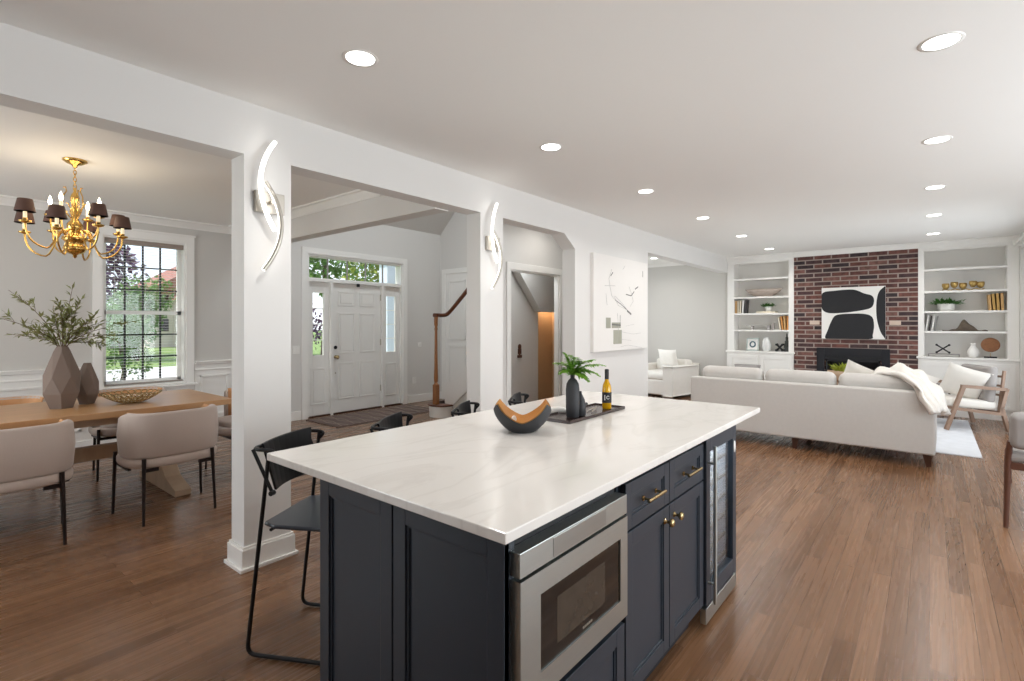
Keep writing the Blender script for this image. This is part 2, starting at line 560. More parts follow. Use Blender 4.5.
    def leaf(s, p, d, up, l, w, fold=0.15):
        d = Vector(d).normalized()
        sd = d.cross(Vector(up))
        if sd.length < 1e-4:
            sd = d.orthogonal()
        sd.normalize()
        nn = sd.cross(d)
        p = Vector(p)
        a = p; b = p + d * l * 0.45 + sd * w / 2 + nn * fold * w; c = p + d * l - nn * 0.1 * l; e = p + d * l * 0.45 - sd * w / 2 + nn * fold * w
        mid = p + d * l * 0.5
        return s.add([a, b, c, e, mid], [(0, 1, 4), (1, 2, 4), (2, 3, 4), (3, 0, 4)])

    def build(s, name, m, parent=None, bevel=0.0, loc=None, rz=0.0, weld=False, seg=2, sub=0):
        me = bpy.data.meshes.new(name)
        me.from_pydata(s.v, [], s.f)
        me.polygons.foreach_set('use_smooth', s.sm)
        bm = bmesh.new()
        bm.from_mesh(me)
        if weld:
            bmesh.ops.remove_doubles(bm, verts=bm.verts, dist=1e-5)
        bmesh.ops.recalc_face_normals(bm, faces=bm.faces)
        bm.to_mesh(me)
        bm.free()
        me.materials.append(m)
        o = bpy.data.objects.new(name, me)
        COL.objects.link(o)
        if parent is not None:
            o.parent = parent
        if loc is not None:
            o.location = loc
        o.rotation_euler = (0, 0, rz)
        if bevel:
            bv = o.modifiers.new('bevel', 'BEVEL')
            bv.width = bevel
            bv.segments = seg
            bv.limit_method = 'ANGLE'
            bv.angle_limit = R(40)
        if s.wn:
            w_n = o.modifiers.new('wn', 'WEIGHTED_NORMAL')
            w_n.keep_sharp = False
            w_n.weight = 80
        if sub:
            sb = o.modifiers.new('sub', 'SUBSURF')
            sb.levels = sub
            sb.render_levels = sub
        return o


def thing(name, label, cat, loc=(0, 0, 0), rz=0.0, group=None):
    o = bpy.data.objects.new(name, None)
    o.empty_display_size = 0.1
    COL.objects.link(o)
    o.location = loc
    o.rotation_euler = (0, 0, rz)
    return tag(o, label, cat, group)


def tag(o, label, cat, group=None):
    o['label'] = label
    o['category'] = cat
    if group:
        o['group'] = group
    return o


def struct(o):
    o['kind'] = 'structure'
    return o


def dup(root, loc, rz=None, label=None, group=None):
    def cp(o, par):
        c = o.copy()
        COL.objects.link(c)
        c.parent = par
        for g in [q for q in bpy.data.objects if q.parent == o]:
            cp(g, c)
        return c
    kids = [q for q in bpy.data.objects if q.parent == root]
    r = root.copy()
    COL.objects.link(r)
    r.location = loc
    if rz is not None:
        r.rotation_euler = (0, 0, rz)
    if label:
        r['label'] = label
    if group:
        r['group'] = group
    for k in kids:
        cp(k, r)
    return r


def T(x=0, y=0, z=0, rx=0, ry=0, rz=0):
    return Matrix.Translation((x, y, z)) @ Matrix.Rotation(rz, 4, 'Z') @ Matrix.Rotation(ry, 4, 'Y') @ Matrix.Rotation(rx, 4, 'X')


def bez(p0, p1, p2, p3, n=10):
    p0, p1, p2, p3 = map(Vector, (p0, p1, p2, p3))
    return [p0 * (1 - t) ** 3 + p1 * 3 * t * (1 - t) ** 2 + p2 * 3 * t * t * (1 - t) + p3 * t ** 3 for t in [i / n for i in range(n + 1)]]


def rnd_path(pts, r=0.05, n=5):
    """polyline with rounded corners"""
    pts = [Vector(p) for p in pts]
    out = [pts[0]]
    for i in range(1, len(pts) - 1):
        a, b, c = pts[i - 1], pts[i], pts[i + 1]
        ra = min(r, (a - b).length * 0.45); rc = min(r, (c - b).length * 0.45)
        s_, e_ = b + (a - b).normalized() * ra, b + (c - b).normalized() * rc
        for k in range(n + 1):
            t = k / n
            out.append(s_ * (1 - t) ** 2 + b * 2 * t * (1 - t) + e_ * t * t)
    out.append(pts[-1])
    return out


# ------------------------------------------------------------ the setting
CZ = 2.68       # main ceiling
WY = 3.03       # face of the left wall
WT = 0.165      # its thickness
XF = 10.3       # face of the built-ins
YD = 7.15       # inner face of the front wall


def wall_y(mb, x0, x1, y0, y1, z0, z1, ops=()):
    """wall running along x with rectangular openings (xa, xb, za, zb)"""
    xs = x0
    for (a, b, c, d) in sorted(ops):
        if a > xs:
            mb.box(xs, a, y0, y1, z0, z1)
        if c > z0:
            mb.box(a, b, y0, y1, z0, c)
        if d < z1:
            mb.box(a, b, y0, y1, d, z1)
        xs = b
    if xs < x1:
        mb.box(xs, x1, y0, y1, z0, z1)
    return mb


def wall_x(mb, y0, y1, x0, x1, z0, z1, ops=()):
    ys = y0
    for (a, b, c, d) in sorted(ops):
        if a > ys:
            mb.box(x0, x1, ys, a, z0, z1)
        if c > z0:
            mb.box(x0, x1, a, b, z0, c)
        if d < z1:
            mb.box(x0, x1, a, b, d, z1)
        ys = b
    if ys < y1:
        mb.box(x0, x1, ys, y1, z0, z1)
    return mb


struct(MB().box(-2.6, 10.8, -3.1, 7.35, -0.12, 0).build('floor', M['floor']))
struct(MB().box(-2.6, 10.8, -3.1, WY + WT, CZ, CZ + 0.2).build('ceiling', M['ceil']))
struct(MB().box(-2.6, 2.98, WY + WT, YD + .2, CZ, CZ + 0.2).build('ceiling_dining', M['ceil']))
struct(MB().box(6.62, 10.8, WY + WT, 5.75, CZ, CZ + 0.2).build('ceiling_sitting', M['ceil']))
# foyer vault: a slope rising from the front wall, then flat
struct(MB().prism([(YD + .2, 2.88), (YD + .2, 3.3), (5.1, 5.3), (3.1, 5.3), (3.1, 5.12), (5.1, 5.12)], 'x', 2.9, 6.8)
       .build('ceiling_foyer', M['fwall']))

# left wall of the kitchen with its four openings
mb = wall_y(MB(), -2.6, 10.8, WY, WY + WT, 0, CZ,
            [(-1.3, 1.297, 0, 2.38), (1.574, 3.281, 0, 2.38), (3.585, 4.814, 0, 2.38), (6.70, 10.37, 0, 2.40)])
mb.prism([(4.60, 2.38), (4.814, 2.38), (4.814, 2.235)], 'y', WY, WY + WT)
struct(mb.build('wall_left', M['wall']))
struct(MB().box(2.9, 6.8, WY + .02, WY + WT, CZ, 5.2).build('wall_foyer_back', M['fwall']))

# bulkhead between dining room and foyer
struct(MB().box(2.90, 3.05, WY + WT, YD, 2.37, 5.2).build('wall_bulkhead', M['fwall']))
# front walls
DW = (1.535, 2.367, 0.68, 2.40)     # dining window opening
FD = (3.965, 5.735, 0.0, 2.455)     # entry unit opening
struct(wall_y(MB(), -2.6, 2.95, YD, YD + .2, 0, 2.88, [DW]).build('wall_front', M['dwall']))
struct(wall_y(MB(), 2.95, 6.8, YD, YD + .2, 0, 5.2, [FD]).build('wall_foyer', M['fwall']))
struct(MB().box(6.63, 6.79, WY + WT, YD, 0, 5.2).build('wall_foyer_right', M['fwall']))
# wall at the back of the hall behind the third opening, with the stair cupboard door opening
HY = 3.88
struct(wall_y(MB(), 4.3, 6.63, HY, HY + .07, 0, 3.0, [(4.72, 5.76, 0, 2.06)]).build('wall_hall', M['fwall']))
# fireplace wall and its continuation in the sitting room
struct(MB().box(XF + .42, XF + .6, -3.1, 5.75, 0, CZ).build('wall_fireplace', M['wall']))
struct(MB().box(XF + .06, XF + .42, WY + .01, 5.75, 0, 2.40).box(XF + .06, XF + .42, WY + WT, 5.75, 2.40, CZ).build('wall_sitting', M['dwall']))
struct(wall_y(MB(), 6.79, 10.8, 5.55, 5.75, 0, CZ, [(7.7, 9.6, .3, 2.3)]).build('wall_sitting_front', M['dwall']))
# right side: wall with tall glazed doors, breakfast nook beyond
struct(wall_y(MB(), 7.0, 10.8, -1.17, -1.0, 0, CZ, [(7.4, 10.14, 0.12, 2.46)]).build('wall_right', M['wall']))
struct(MB().box(7.0, 7.17, -3.1, -1.17, 0, CZ).build('wall_nook_side', M['wall']))
struct(wall_y(MB(), -2.6, 7.17, -3.1, -2.93, 0, CZ, [(1.0, 5.9, .25, 2.45)]).build('wall_nook', M['wall']))
struct(wall_x(MB(), -3.1, YD + .2, -2.6, -2.43, 0, CZ, [(.6, 1.8, 1.1, 2.3), (4.2, 6.2, .5, 2.4)]).build('wall_kitchen', M['wall']))


# baseboards
def base_run(name, boxes):
    m_ = MB()
    for (x0, x1, y0, y1) in boxes:
        m_.box(x0, x1, y0, y1, 0, .135)
    return struct(m_.build(name, M['trim'], bevel=.006))


def col_base(name, x0, x1):
    m_ = MB()
    y0, y1 = WY, WY + WT
    m_.box(x0 - .018, x1 + .018, y0 - .018, y1 + .018, 0, .118)
    m_.prism([(x0 - .018, y0 - .018), (x1 + .018, y0 - .018), (x1 + .018, y1 + .018), (x0 - .018, y1 + .018)], 'z', .118, .122)
    m_.box(x0 - .011, x1 + .011, y0 - .011, y1 + .011, .118, .136)
    m_.box(x0 - .032, x1 + .032, y0 - .032, y1 + .032, 0, .02)
    return struct(m_.build(name, M['trim'], bevel=.005))


col_base('baseboard_pillar', 1.297, 1.574)
col_base('baseboard_post', 3.281, 3.585)
base_run('baseboard_left', [(4.82, 6.69, WY - .018, WY), (4.814, 4.83, WY - .018, WY + WT + .018), (6.684, 6.718, WY - .018, WY + WT)])
base_run('baseboard_dining', [(-2.4, 2.93, YD - .02, YD), (2.95, 3.86, YD - .02, YD)])
base_run('baseboard_foyer', [(5.85, 6.63, YD - .02, YD), (6.61, 6.63, 6.9, YD)])
base_run('baseboard_sitting', [(XF + .04, XF + .06, 3.2, 5.55)])


# crown moulding
def crown_y(mb, x0, x1, y, s, z=CZ, h=.09, d=.075):
    """run along x on a wall face at y; s = direction into the room"""
    mb.prism([(y, z - h), (y + s * .012, z - h), (y + s * .018, z - h * .8), (y + s * d * .7, z - h * .25), (y + s * d, z - h * .18), (y + s * d, z), (y, z)], 'x', x0, x1)
    return mb


def crown_x(mb, y0, y1, x, s, z=CZ, h=.09, d=.075):
    mb.prism([(x, z - h), (x + s * .012, z - h), (x + s * .018, z - h * .8), (x + s * d * .7, z - h * .25), (x + s * d, z - h * .18), (x + s * d, z), (x, z)], 'y', y0, y1)
    return mb


m_ = MB()
crown_y(m_, -2.4, 2.9, YD, -1)
crown_x(m_, WY + WT, YD, 2.9, -1)
struct(m_.build('trim_dining_crown', M['trim']))
struct(crown_x(MB(), WY + WT, 5.5, XF + .06, -1, h=.07, d=.06).build('trim_sitting_crown', M['trim']))

# wainscot on the dining room front wall: rail, cap and raised panel frames
m_ = MB()
for (a, b) in ((-2.4, 1.44), (2.46, 2.9)):
    m_.box(a, b, YD - .008, YD, .13, .93)
    m_.box(a, b, YD - .028, YD, .895, .925)
    m_.box(a, b, YD - .045, YD, .922, .94)
    m_.box(a, b, YD - .020, YD, .82, .84)
m_.box(1.44, 2.46, YD - .008, YD, .13, .58)
for (a, b, c, d) in ((-.5, .35, .24, .76), (.45, 1.35, .24, .76), (1.5, 2.4, .24, .48), (2.52, 2.86, .24, .76)):
    for q in ((a, b, c, c + .025), (a, b, d - .025, d), (a, a + .025, c, d), (b - .025, b, c, d)):
        m_.box(q[0], q[1], YD - .022, YD - .006, q[2], q[3])
struct(m_.build('trim_wainscot', M['trim'], bevel=.004))


# dining room window: casing, sashes with dark muntins, glass
def window_unit(name, x0, x1, z0, z1, nx, nz):
    e = bpy.data.objects.new(name, None)
    COL.objects.link(e)
    e.location = (x0, YD, z0)
    e['kind'] = 'structure'
    w, h = x1 - x0, z1 - z0
    c = MB()
    cw = .085
    c.box(-cw, 0, -.022, 0, -.02, h)
    c.box(w, w + cw, -.022, 0, -.02, h)
    c.box(-cw, w + cw, -.022, 0, h, h + cw)
    c.box(-cw - .012, w + cw + .012, -.035, 0, h + cw, h + cw + .022)
    c.box(0, .02, 0, .16, .02, h - .02); c.box(w - .02, w, 0, .16, .02, h - .02); c.box(0, w, 0, .16, h - .02, h); c.box(0, w, 0, .16, 0, .02)
    c.build('window_casing', M['trim'], e)
    st = MB()
    st.box(-cw - .03, w + cw + .03, -.055, 0.02, -.035, -.008)
    st.box(-cw, w + cw, -.022, 0, -.09, -.035)
    st.build('window_sill', M['trim'], e, bevel=.004)
    fr = MB()
    zm = h * .5
    y = .11
    for q in ((.02, .06, .02, h - .02), (w - .06, w - .02, .02, h - .02), (.02, w - .02, .02, .07), (.02, w - .02, h - .06, h - .02), (.02, w - .02, zm - .022, zm + .022)):
        fr.box(q[0], q[1], y, y + .04, q[2], q[3])
    fr.build('window_sash', M['trim'], e)
    mu = MB()
    for i in range(1, nx):
        xx = .06 + (w - .12) * i / nx
        mu.box(xx - .009, xx + .009, y + .012, y + .028, .07, h - .06)
    for i in range(1, nz):
        if i * 2 == nz:
            continue
        zz = .07 + (h - .13) * i / nz
        mu.box(.06, w - .06, y + .012, y + .028, zz - .008, zz + .008)
    mu.build('window_muntins', M['black'], e)
    MB().box(.04, w - .04, y + .018, y + .022, .05, h - .04).build('window_glass', M['glass'], e)
    return e


window_unit('window_1', DW[0], DW[1], DW[2], DW[3], 4, 6)

bl = thing('window_blind', 'white horizontal slat blind lowered across the dining room window', 'blind', (DW[0], YD, DW[2]))
w_, h_ = DW[1] - DW[0], DW[3] - DW[2]
MB().box(.022, w_ - .022, .015, .07, h_ - .075, h_ - .022).build('headrail', mat('beige_headrail', rgb(150, 136, 126), .5), bl, bevel=.003)
m_ = MB()
z = .06
while z < h_ - .09:
    m_.box(.03, w_ - .03, .030, .051, z, z + .002)
    z += .033
m_.build('slats', M['trim'], bl)
MB().box(.025, w_ - .025, .025, .06, .022, .04).build('bottom_rail', mat('taupe_bottom_rail', rgb(150, 140, 132), .5), bl, bevel=.003)
m_ = MB()
for xx in (.12, w_ / 2, w_ - .12):
    m_.tube([(xx, .028, .03), (xx, .028, h_ - .07)], .0012, 4)
m_.build('cord', M['trim'], bl)


# entry unit: door, sidelights, transom, casing
en = bpy.data.objects.new('door_1', None)
COL.objects.link(en)
en.location = (0, YD, 0)
en['kind'] = 'structure'
x0, x1 = FD[0], FD[1]
c = MB()
c.box(x0 - .09, x0, -.022, 0, 0, 2.455); c.box(x1, x1 + .09, -.022, 0, 0, 2.455)
c.box(x0 - .09, x1 + .09, -.022, 0, 2.455, 2.545)
c.box(x0, x0 + .03, 0, .14, 0, 2.455); c.box(x1 - .03, x1, 0, .14, 0, 2.455); c.box(x0 + .03, x1 - .03, 0, .14, 2.425, 2.455)
c.box(x0 + .03, x1 - .03, -.01, .14, 2.045, 2.085)
c.box(4.345, 4.385, -.012, .14, 0, 2.045); c.box(5.30, 5.34, -.012, .14, 0, 2.045)
c.build('door_casing', M['trim'], en)
MB().box(x0, x1, -.0, .16, 0, .02).build('threshold', M['darkwood'], en)


def panel_frame(mb, a, b, c_, d, y, w=.022, t=.010):
    for q in ((a, b, c_, c_ + w), (a, b, d - w, d), (a, a + w, c_ + w, d - w), (b - w, b, c_ + w, d - w)):
        mb.box(q[0], q[1], y - t, y + .004, q[2], q[3])
    mb.box(a + w * 2, b - w * 2, y - t * .8, y + .004, c_ + w * 2, d - w * 2)


d = MB()
d.box(4.39, 5.297, .045, .09, .02, 2.043)
for (a, b) in ((4.50, 4.80), (4.89, 5.19)):
    panel_frame(d, a, b, .22, .80, .045)
    panel_frame(d, a, b, .94, 1.58, .045)
    panel_frame(d, a, b, 1.69, 1.92, .045)
dl = d.build('door_leaf', M['trim'], en, bevel=.003)
hh = MB()
hh.lathe([(0.027, 0), (0.027, .008), (.012, .012), (.012, .04), (.03, .05), (.032, .065), (.02, .078), (1e-4, .08)], n=14)
k_ = hh.build('door_knob', M['brass'], en, loc=(4.455, .045, .89)); k_.rotation_euler = (PI / 2, 0, 0)
hh = MB(); hh.lathe([(0.028, 0), (0.028, .012), (.02, .022), (1e-4, .024)], n=14)
k_ = hh.build('deadbolt', M['black'], en, loc=(4.455, .045, 1.04)); k_.rotation_euler = (PI / 2, 0, 0)
hh = MB(); hh.lathe([(0.009, 0), (0.009, .006), (1e-4, .008)], n=10)
k_ = hh.build('peephole', M['brass'], en, loc=(4.455, .045, .64)); k_.rotation_euler = (PI / 2, 0, 0)
MB().box(4.80, 4.85, -.03, -.008, 2.0, 2.05).build('door_sensor', M['black'], en, bevel=.004)
hh = MB()
for z in (.28, 1.05, 1.8):
    hh.box(5.292, 5.306, .02, .05, z, z + .1)
hh.build('door_hinges', M['nickel'], en)
for (a, b) in ((x0 + .03, 4.345), (5.34, x1 - .03)):
    m_ = MB()
    ga, gb = a + .085, b - .085
    m_.box(a, ga, .05, .09, .02, 2.045); m_.box(gb, b, .05, .09, .02, 2.045)
    m_.box(ga, gb, .05, .09, .02, .93); m_.box(ga, gb, .05, .09, 1.88, 2.045)
    panel_frame(m_, a + .05, b - .05, .18, .74, .05)
    for z in (1.16, 1.40, 1.64):
        m_.box(ga, gb, .06, .08, z - .006, z + .006)
    m_.build('sidelight_frame', M['trim'], en, bevel=.003)
    MB().box(ga, gb, .068, .072, .93, 1.88).build('sidelight_glass', M['glass'], en)
m_ = MB()
m_.box(x0 + .03, x1 - .03, .05, .09, 2.085, 2.105); m_.box(x0 + .03, x1 - .03, .05, .09, 2.41, 2.425)
m_.build('transom_frame', M['trim'], en)
m_ = MB()
for i in range(1, 5):
    xx = x0 + .03 + (x1 - x0 - .06) * i / 5
    m_.box(xx - .009, xx + .009, .06, .08, 2.105, 2.41)
m_.build('transom_muntins', M['greyfab'], en)
MB().box(x0 + .03, x1 - .03, .068, .072, 2.105, 2.41).build('transom_glass', M['glass'], en)

# cased door on the foyer's right wall (seen end-on past the stair)
e = bpy.data.objects.new('door_2', None); COL.objects.link(e); e.location = (6.63, 0, 0); e['kind'] = 'structure'
m_ = MB()
m_.box(-.025, 0, 7.0, 7.09, 0, 2.33); m_.box(-.025, 0, 6.30, 6.39, 0, 2.33); m_.box(-.025, 0, 6.30, 7.09, 2.33, 2.42)
m_.build('door_casing', M['trim'], e, bevel=.004)
m_ = MB(); m_.box(-.012, 0, 6.39, 7.0, 0, 2.33)
for (c_, d_) in ((.2, 1.0), (1.12, 2.2)):
    for q in ((6.48, 6.91, c_, c_ + .02), (6.48, 6.91, d_ - .02, d_), (6.48, 6.50, c_, d_), (6.89, 6.91, c_, d_)):
        m_.box(-.02, -.01, q[0], q[1], q[2], q[3])
m_.build('door_leaf', M['trim'], e)

# cased opening into the stair cupboard
e = bpy.data.objects.new('door_3', None); COL.objects.link(e); e.location = (0, HY, 0); e['kind'] = 'structure'
m_ = MB()
m_.box(4.645, 4.72, -.02, 0, 0, 2.06); m_.box(5.76, 5.84, -.02, 0, 0, 2.06); m_.box(4.645, 5.84, -.02, 0, 2.06, 2.145)
m_.box(4.72, 4.735, 0, .07, 0, 2.06); m_.box(5.745, 5.76, 0, .07, 0, 2.06); m_.box(4.735, 5.745, 0, .07, 2.045, 2.06)
m_.build('door_casing', M['trim'], e, bevel=.004)
# basement stairwell behind: side wall, sloped soffit, warm lit lower wall
struct(MB().prism([(4.78, 2.30), (5.40, 2.12), (5.90, 1.58), (6.60, 1.58), (6.60, 2.45), (4.78, 2.45)], 'y', 4.28, 4.40).build('wall_stair_soffit', M['dwall']))
struct(MB().box(4.65, 6.02, 4.42, 4.52, 0, 2.3).build('wall_stairwell', M['fwall']))
struct(MB().box(4.60, 4.70, HY + .12, 4.42, 0, 2.5).build('wall_stairwell_side', M['fwall']))
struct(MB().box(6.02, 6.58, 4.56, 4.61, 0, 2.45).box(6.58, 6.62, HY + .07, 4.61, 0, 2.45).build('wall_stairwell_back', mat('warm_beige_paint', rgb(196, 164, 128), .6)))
struct(MB().box(4.70, 6.62, HY + .12, 4.50, 2.45, 2.55).box(5.25, 6.62, 4.5, 4.61, 2.45, 2.55).build('ceiling_stairwell', M['fwall']))
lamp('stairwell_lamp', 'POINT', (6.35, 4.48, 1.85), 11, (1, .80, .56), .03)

# built-in shelving cabinets either side of the chimney breast
def built_in(name, label, y0, y1, yl, yr):
    """yl..yr is the open shelf span (yl > yr), cabinet from y0 to y1 (y0 > y1)"""
    t = thing(name, label, 'bookcase', (XF, 0, 0))
    b = MB()
    b.box(.0, .02, y0, yl, .9, 2.62); b.box(.0, .02, yr, y1, .9, 2.62)      # face stiles
    b.box(.0, .02, yl, yr, 2.54, 2.62)
    b.box(.02, .34, y0, y0 - .02, .9, 2.62); b.box(.02, .34, y1 + .02, y1, .9, 2.62)
    b.box(.02, .34, yl, yl + .02, .9, 2.6); b.box(.02, .34, yr - .02, yr, .9, 2.6)
    b.box(.33, .36, y0, y1, .9, 2.62)
    b.box(.0, .34, y0, y1, 2.60, 2.68)
    b.build('case', M['trim'], t, bevel=.002)
    for z in (2.25, 1.905, 1.595, 1.285):
        MB().box(.005, .33, yl, yr, z - .02, z + .012).build('shelf', M['trim'], t, bevel=.002)
    cr = MB()
    crown_x(cr, y1 - .0, y0, -.001, -1, z=CZ, h=.10, d=.075)
    cr.build('crown', M['trim'], t)
    MB().box(-.055, .36, y0 + .02, y1 - .02, .865, .90).build('counter', M['trim'], t, bevel=.006)
    cb = MB()
    cb.box(-.03, .36, y0, y1, .10, .865)
    cb.box(-.035, .36, y0, y1, 0, .10)
    cb.build('base_cabinet', M['trim'], t)
    n = 2
    wd = (y0 - y1 - .12) / n
    for i in range(n):
        a = y0 - .04 - i * (wd + .04)
        dd = MB()
        c0, c1, s = .15, .82, -.05
        dd.box(s, -.03, a, a - .06, c0, c1); dd.box(s, -.03, a - wd + .06, a - wd, c0, c1)
        dd.box(s, -.03, a - .06, a - wd + .06, c1 - .06, c1); dd.box(s, -.03, a - .06, a - wd + .06, c0, c0 + .06)
        dd.box(s + .012, -.03, a - .06, a - wd + .06, c0 + .06, c1 - .06)
        dd.build('door', M['trim'], t, bevel=.002)
    return t


built_in('bookcase', 'white built-in bookcase left of the brick chimney', 3.028, 1.885, 2.907, 1.97)
built_in('bookcase', 'white built-in bookcase right of the brick chimney, beside the patio door', .14, -.998, .065, -.875)

# brick chimney breast
br_ = MB()
wall_x(br_, .142, 1.883, XF + .0, XF + .42, 0, 2.60, [(.62, 1.40, 0, .80)])
o = struct(br_.build('wall_brick_chimney', M['brick']))
struct(MB().box(XF, XF + .42, .142, 1.883, 2.60, CZ).build('trim_brick_header', M['trim']))
struct(crown_x(MB(), .142, 1.883, XF, -1, h=.085, d=.06).build('trim_brick_crown', M['trim']))
ins = thing('fireplace_insert', 'black metal fireplace surround and firebox set in the brick', 'fireplace', (XF, 1.01, 0))
m_ = MB()
m_.box(-.03, .0, -.515, -.40, 0, .995); m_.box(-.03, .0, .40, .515, 0, .995); m_.box(-.03, 0, -.40, .40, .86, .995)
m_.build('surround', M['insert'], ins, bevel=.004)
m_ = MB()
m_.box(-.015, .36, -.38, -.36, .02, .79); m_.box(-.015, .36, .36, .38, .02, .79); m_.box(-.015, .36, -.38, .38, .77, .79); m_.box(.34, .36, -.38, .38, .02, .79)
m_.box(-.015, .36, -.38, .38, .02, .04)
m_.box(-.02, -.0, -.40, .40, .80, .86)
m_.build('firebox', M['ink'], ins)
MB().box(-.022, -.019, -.36, .36, .815, .845).build('vent_slot', M['gap'], ins)
for y in (1.56, .43):
    tag(MB().box(-.006, .004, -.075, .075, -.035, .035).build('wall_plate', mat('beige_plate', rgb(206, 186, 170), .6), loc=(XF - .001, y, 1.43 if y > 1 else 1.425), bevel=.003),
        'beige blank plate on the brick, %s of the black and white painting' % ('left' if y > 1 else 'right'), 'wall plate')

lamp('hall_fill', 'AREA', (5.2, 3.42, 2.62), 3.5, (1, .97, .93), .5, aim=(0, 0, -1))  # added lamp without a fixture, brightens the hall behind the opening
lamp('stairwell_fill', 'AREA', (5.3, 4.12, 2.40), 5, DAY, .3, aim=(0, 0, -1))  # added lamp lifting the dark stairwell, no window here


# ------------------------------------------------------------ lights that hang or sit in the ceiling
def downlight(x, y, z=CZ, label='', on=True):
    t = thing('ceiling_downlight', label, 'ceiling light', (x, y, z), 0, 'recessed ceiling lights')
    MB().lathe([(.066, -.001), (.082, -.004), (.084, 0)], n=28).build('trim_ring', M['trim'], t)
    MB().lathe([(1e-4, -.0035), (.066, -.0035), (.067, 0)], n=24).build('lens', M['lens'], t)
    return t


names = ['large oval-looking recessed light nearest the left wall sconce, front of the left row',
         'second recessed light from the camera in the left row',
         'third recessed light from the camera in the left row',
         'fourth recessed light from the camera in the left row',
         'fifth recessed light from the camera in the left row',
         'farthest recessed light of the left row, in front of the left bookcase']
for i, X in enumerate((1.44, 3.03, 4.615, 6.215, 7.84, 9.50)):
    downlight(X, 2.11, label=names[i])
    lamp('downlight_beam', 'AREA', (X, 2.11, CZ - .02), 7, (1, .97, .93), .13, aim=(0, 0, -1), spread=R(150))
names = ['largest recessed light, at the top right of the ceiling', 'second recessed light from the front in the right row',
         'third recessed light from the front in the right row', 'fourth recessed light from the front in the right row',
         'farthest recessed light of the right row, in front of the right bookcase']
for i, X in enumerate((3.01, 4.60, 6.18, 7.76, 9.36)):
    downlight(X, -.04, label=names[i])
    lamp('downlight_beam', 'AREA', (X, -.04, CZ - .02), 7, (1, .97, .93), .13, aim=(0, 0, -1), spread=R(150))
downlight(9.43, 4.13, label='recessed light in the sitting room ceiling beyond the wide opening')
lamp('downlight_beam', 'AREA', (9.43, 4.13, CZ - .02), 6, (1, .97, .93), .13, aim=(0, 0, -1), spread=R(150))
for X, Y in ((1.44, -.04),):
    lamp('downlight_beam', 'AREA', (X, Y, CZ - .02), 7, (1, .97, .93), .13, aim=(0, 0, -1), spread=R(150))


# ------------------------------------------------------------ wall sconces
def sconce(xc, label):
    # local: x along the wall, -y into the room, z up; seen as two crossing arcs
    t = thing('wall_sconce', label, 'wall light', (xc, WY, 2.12))
    MB().box(-.085, .085, -.028, 0, -.062, .062).build('mounting_plate', M['nickel'], t, bevel=.003)
    def arc(x_top, z_top, x_bot, z_bot, bow, y):
        pts = []
        for i in range(17):
            k = i / 16
            pts.append(Vector((x_top + (x_bot - x_top) * k + bow * 4 * k * (1 - k), y - .03 * 4 * k * (1 - k), z_top + (z_bot - z_top) * k)))
        return pts
    a = arc(.015, .355, .015, -.165, -.098, -.050)
    b = arc(-.045, .110, -.055, -.40, .085, -.062)
    for nm, p in (('upper_arc', a), ('lower_arc', b)):
        q = MB().tube(p, .0115, 8).build(nm, M['nickel'], t)
        # glowing strip along the wall side and the flanks of the arc
        s_ = MB().tube([v + Vector((0, .0075, 0)) for v in p] if nm == 'lower_arc' else [v + Vector((0, -.002, 0)) for v in p], .0125, 8)
        s_.build('light_strip', M['led'], q)
    MB().tube([(0, -.02, 0), (0, -.06, 0)], .012, 10).build('stem', M['nickel'], t)
    return t


sconce(1.435, 'glowing double-arc wall sconce on the near pillar, beside the dining opening')
sconce(3.425, 'glowing double-arc wall sconce on the second pillar, nearer the hall opening')


# ------------------------------------------------------------ chandelier
CX, CY = .935, 5.138
ch = thing('chandelier', 'brass chandelier with curved arms and dark shades above the dining table', 'chandelier', (CX, CY, CZ))
MB().lathe([(.075, 0), (.078, -.012), (.05, -.03), (.02, -.042), (.012, -.06), (1e-4, -.062)], n=24).build('ceiling_canopy', M['brightbrass'], ch)
m_ = MB()
for i in range(6):
    z = -.068 - i * .028
    pts = []
    for k in range(10):
        a = 2 * PI * k / 10
        u, v = .0095 * math.cos(a), .019 * math.sin(a)
        pts.append((u if i % 2 else 0, 0 if i % 2 else u, z + v))
    m_.tube(pts, .0028, 6, closed=True)
m_.build('chain', M['brightbrass'], ch)
m_ = MB()
m_.lathe([(1e-4, -.215), (.012, -.22), (.01, -.25), (.022, -.27), (.03, -.30), (.018, -.33), (.02, -.37), (.034, -.40), (.022, -.44), (.026, -.47), (.05, -.50), (.052, -.53), (.03, -.56), (.035, -.585),
          (.075, -.60), (.082, -.615), (.06, -.64), (.048, -.655), (.07, -.668), (.076, -.69), (.06, -.715), (.03, -.73), (.012, -.738), (.014, -.752), (1e-4, -.765)], n=20)
m_.build('centre_column', M['brightbrass'], ch)
m_ = MB()
for k in range(6):
    a = 2 * PI * k / 6
    dx, dy = math.cos(a), math.sin(a)
    m_.tube([(dx * r_, dy * r_, z) for r_, z in ((.02, -.46), (.05, -.42), (.075, -.36), (.07, -.29), (.05, -.25), (.055, -.22), (.07, -.225))] if k % 2 else
            [(dx * r_, dy * r_, z) for r_, z in ((.02, -.40), (.05, -.36), (.06, -.335), (.075, -.33))], .0045, 6)
m_.build('scroll', M['brightbrass'], ch)


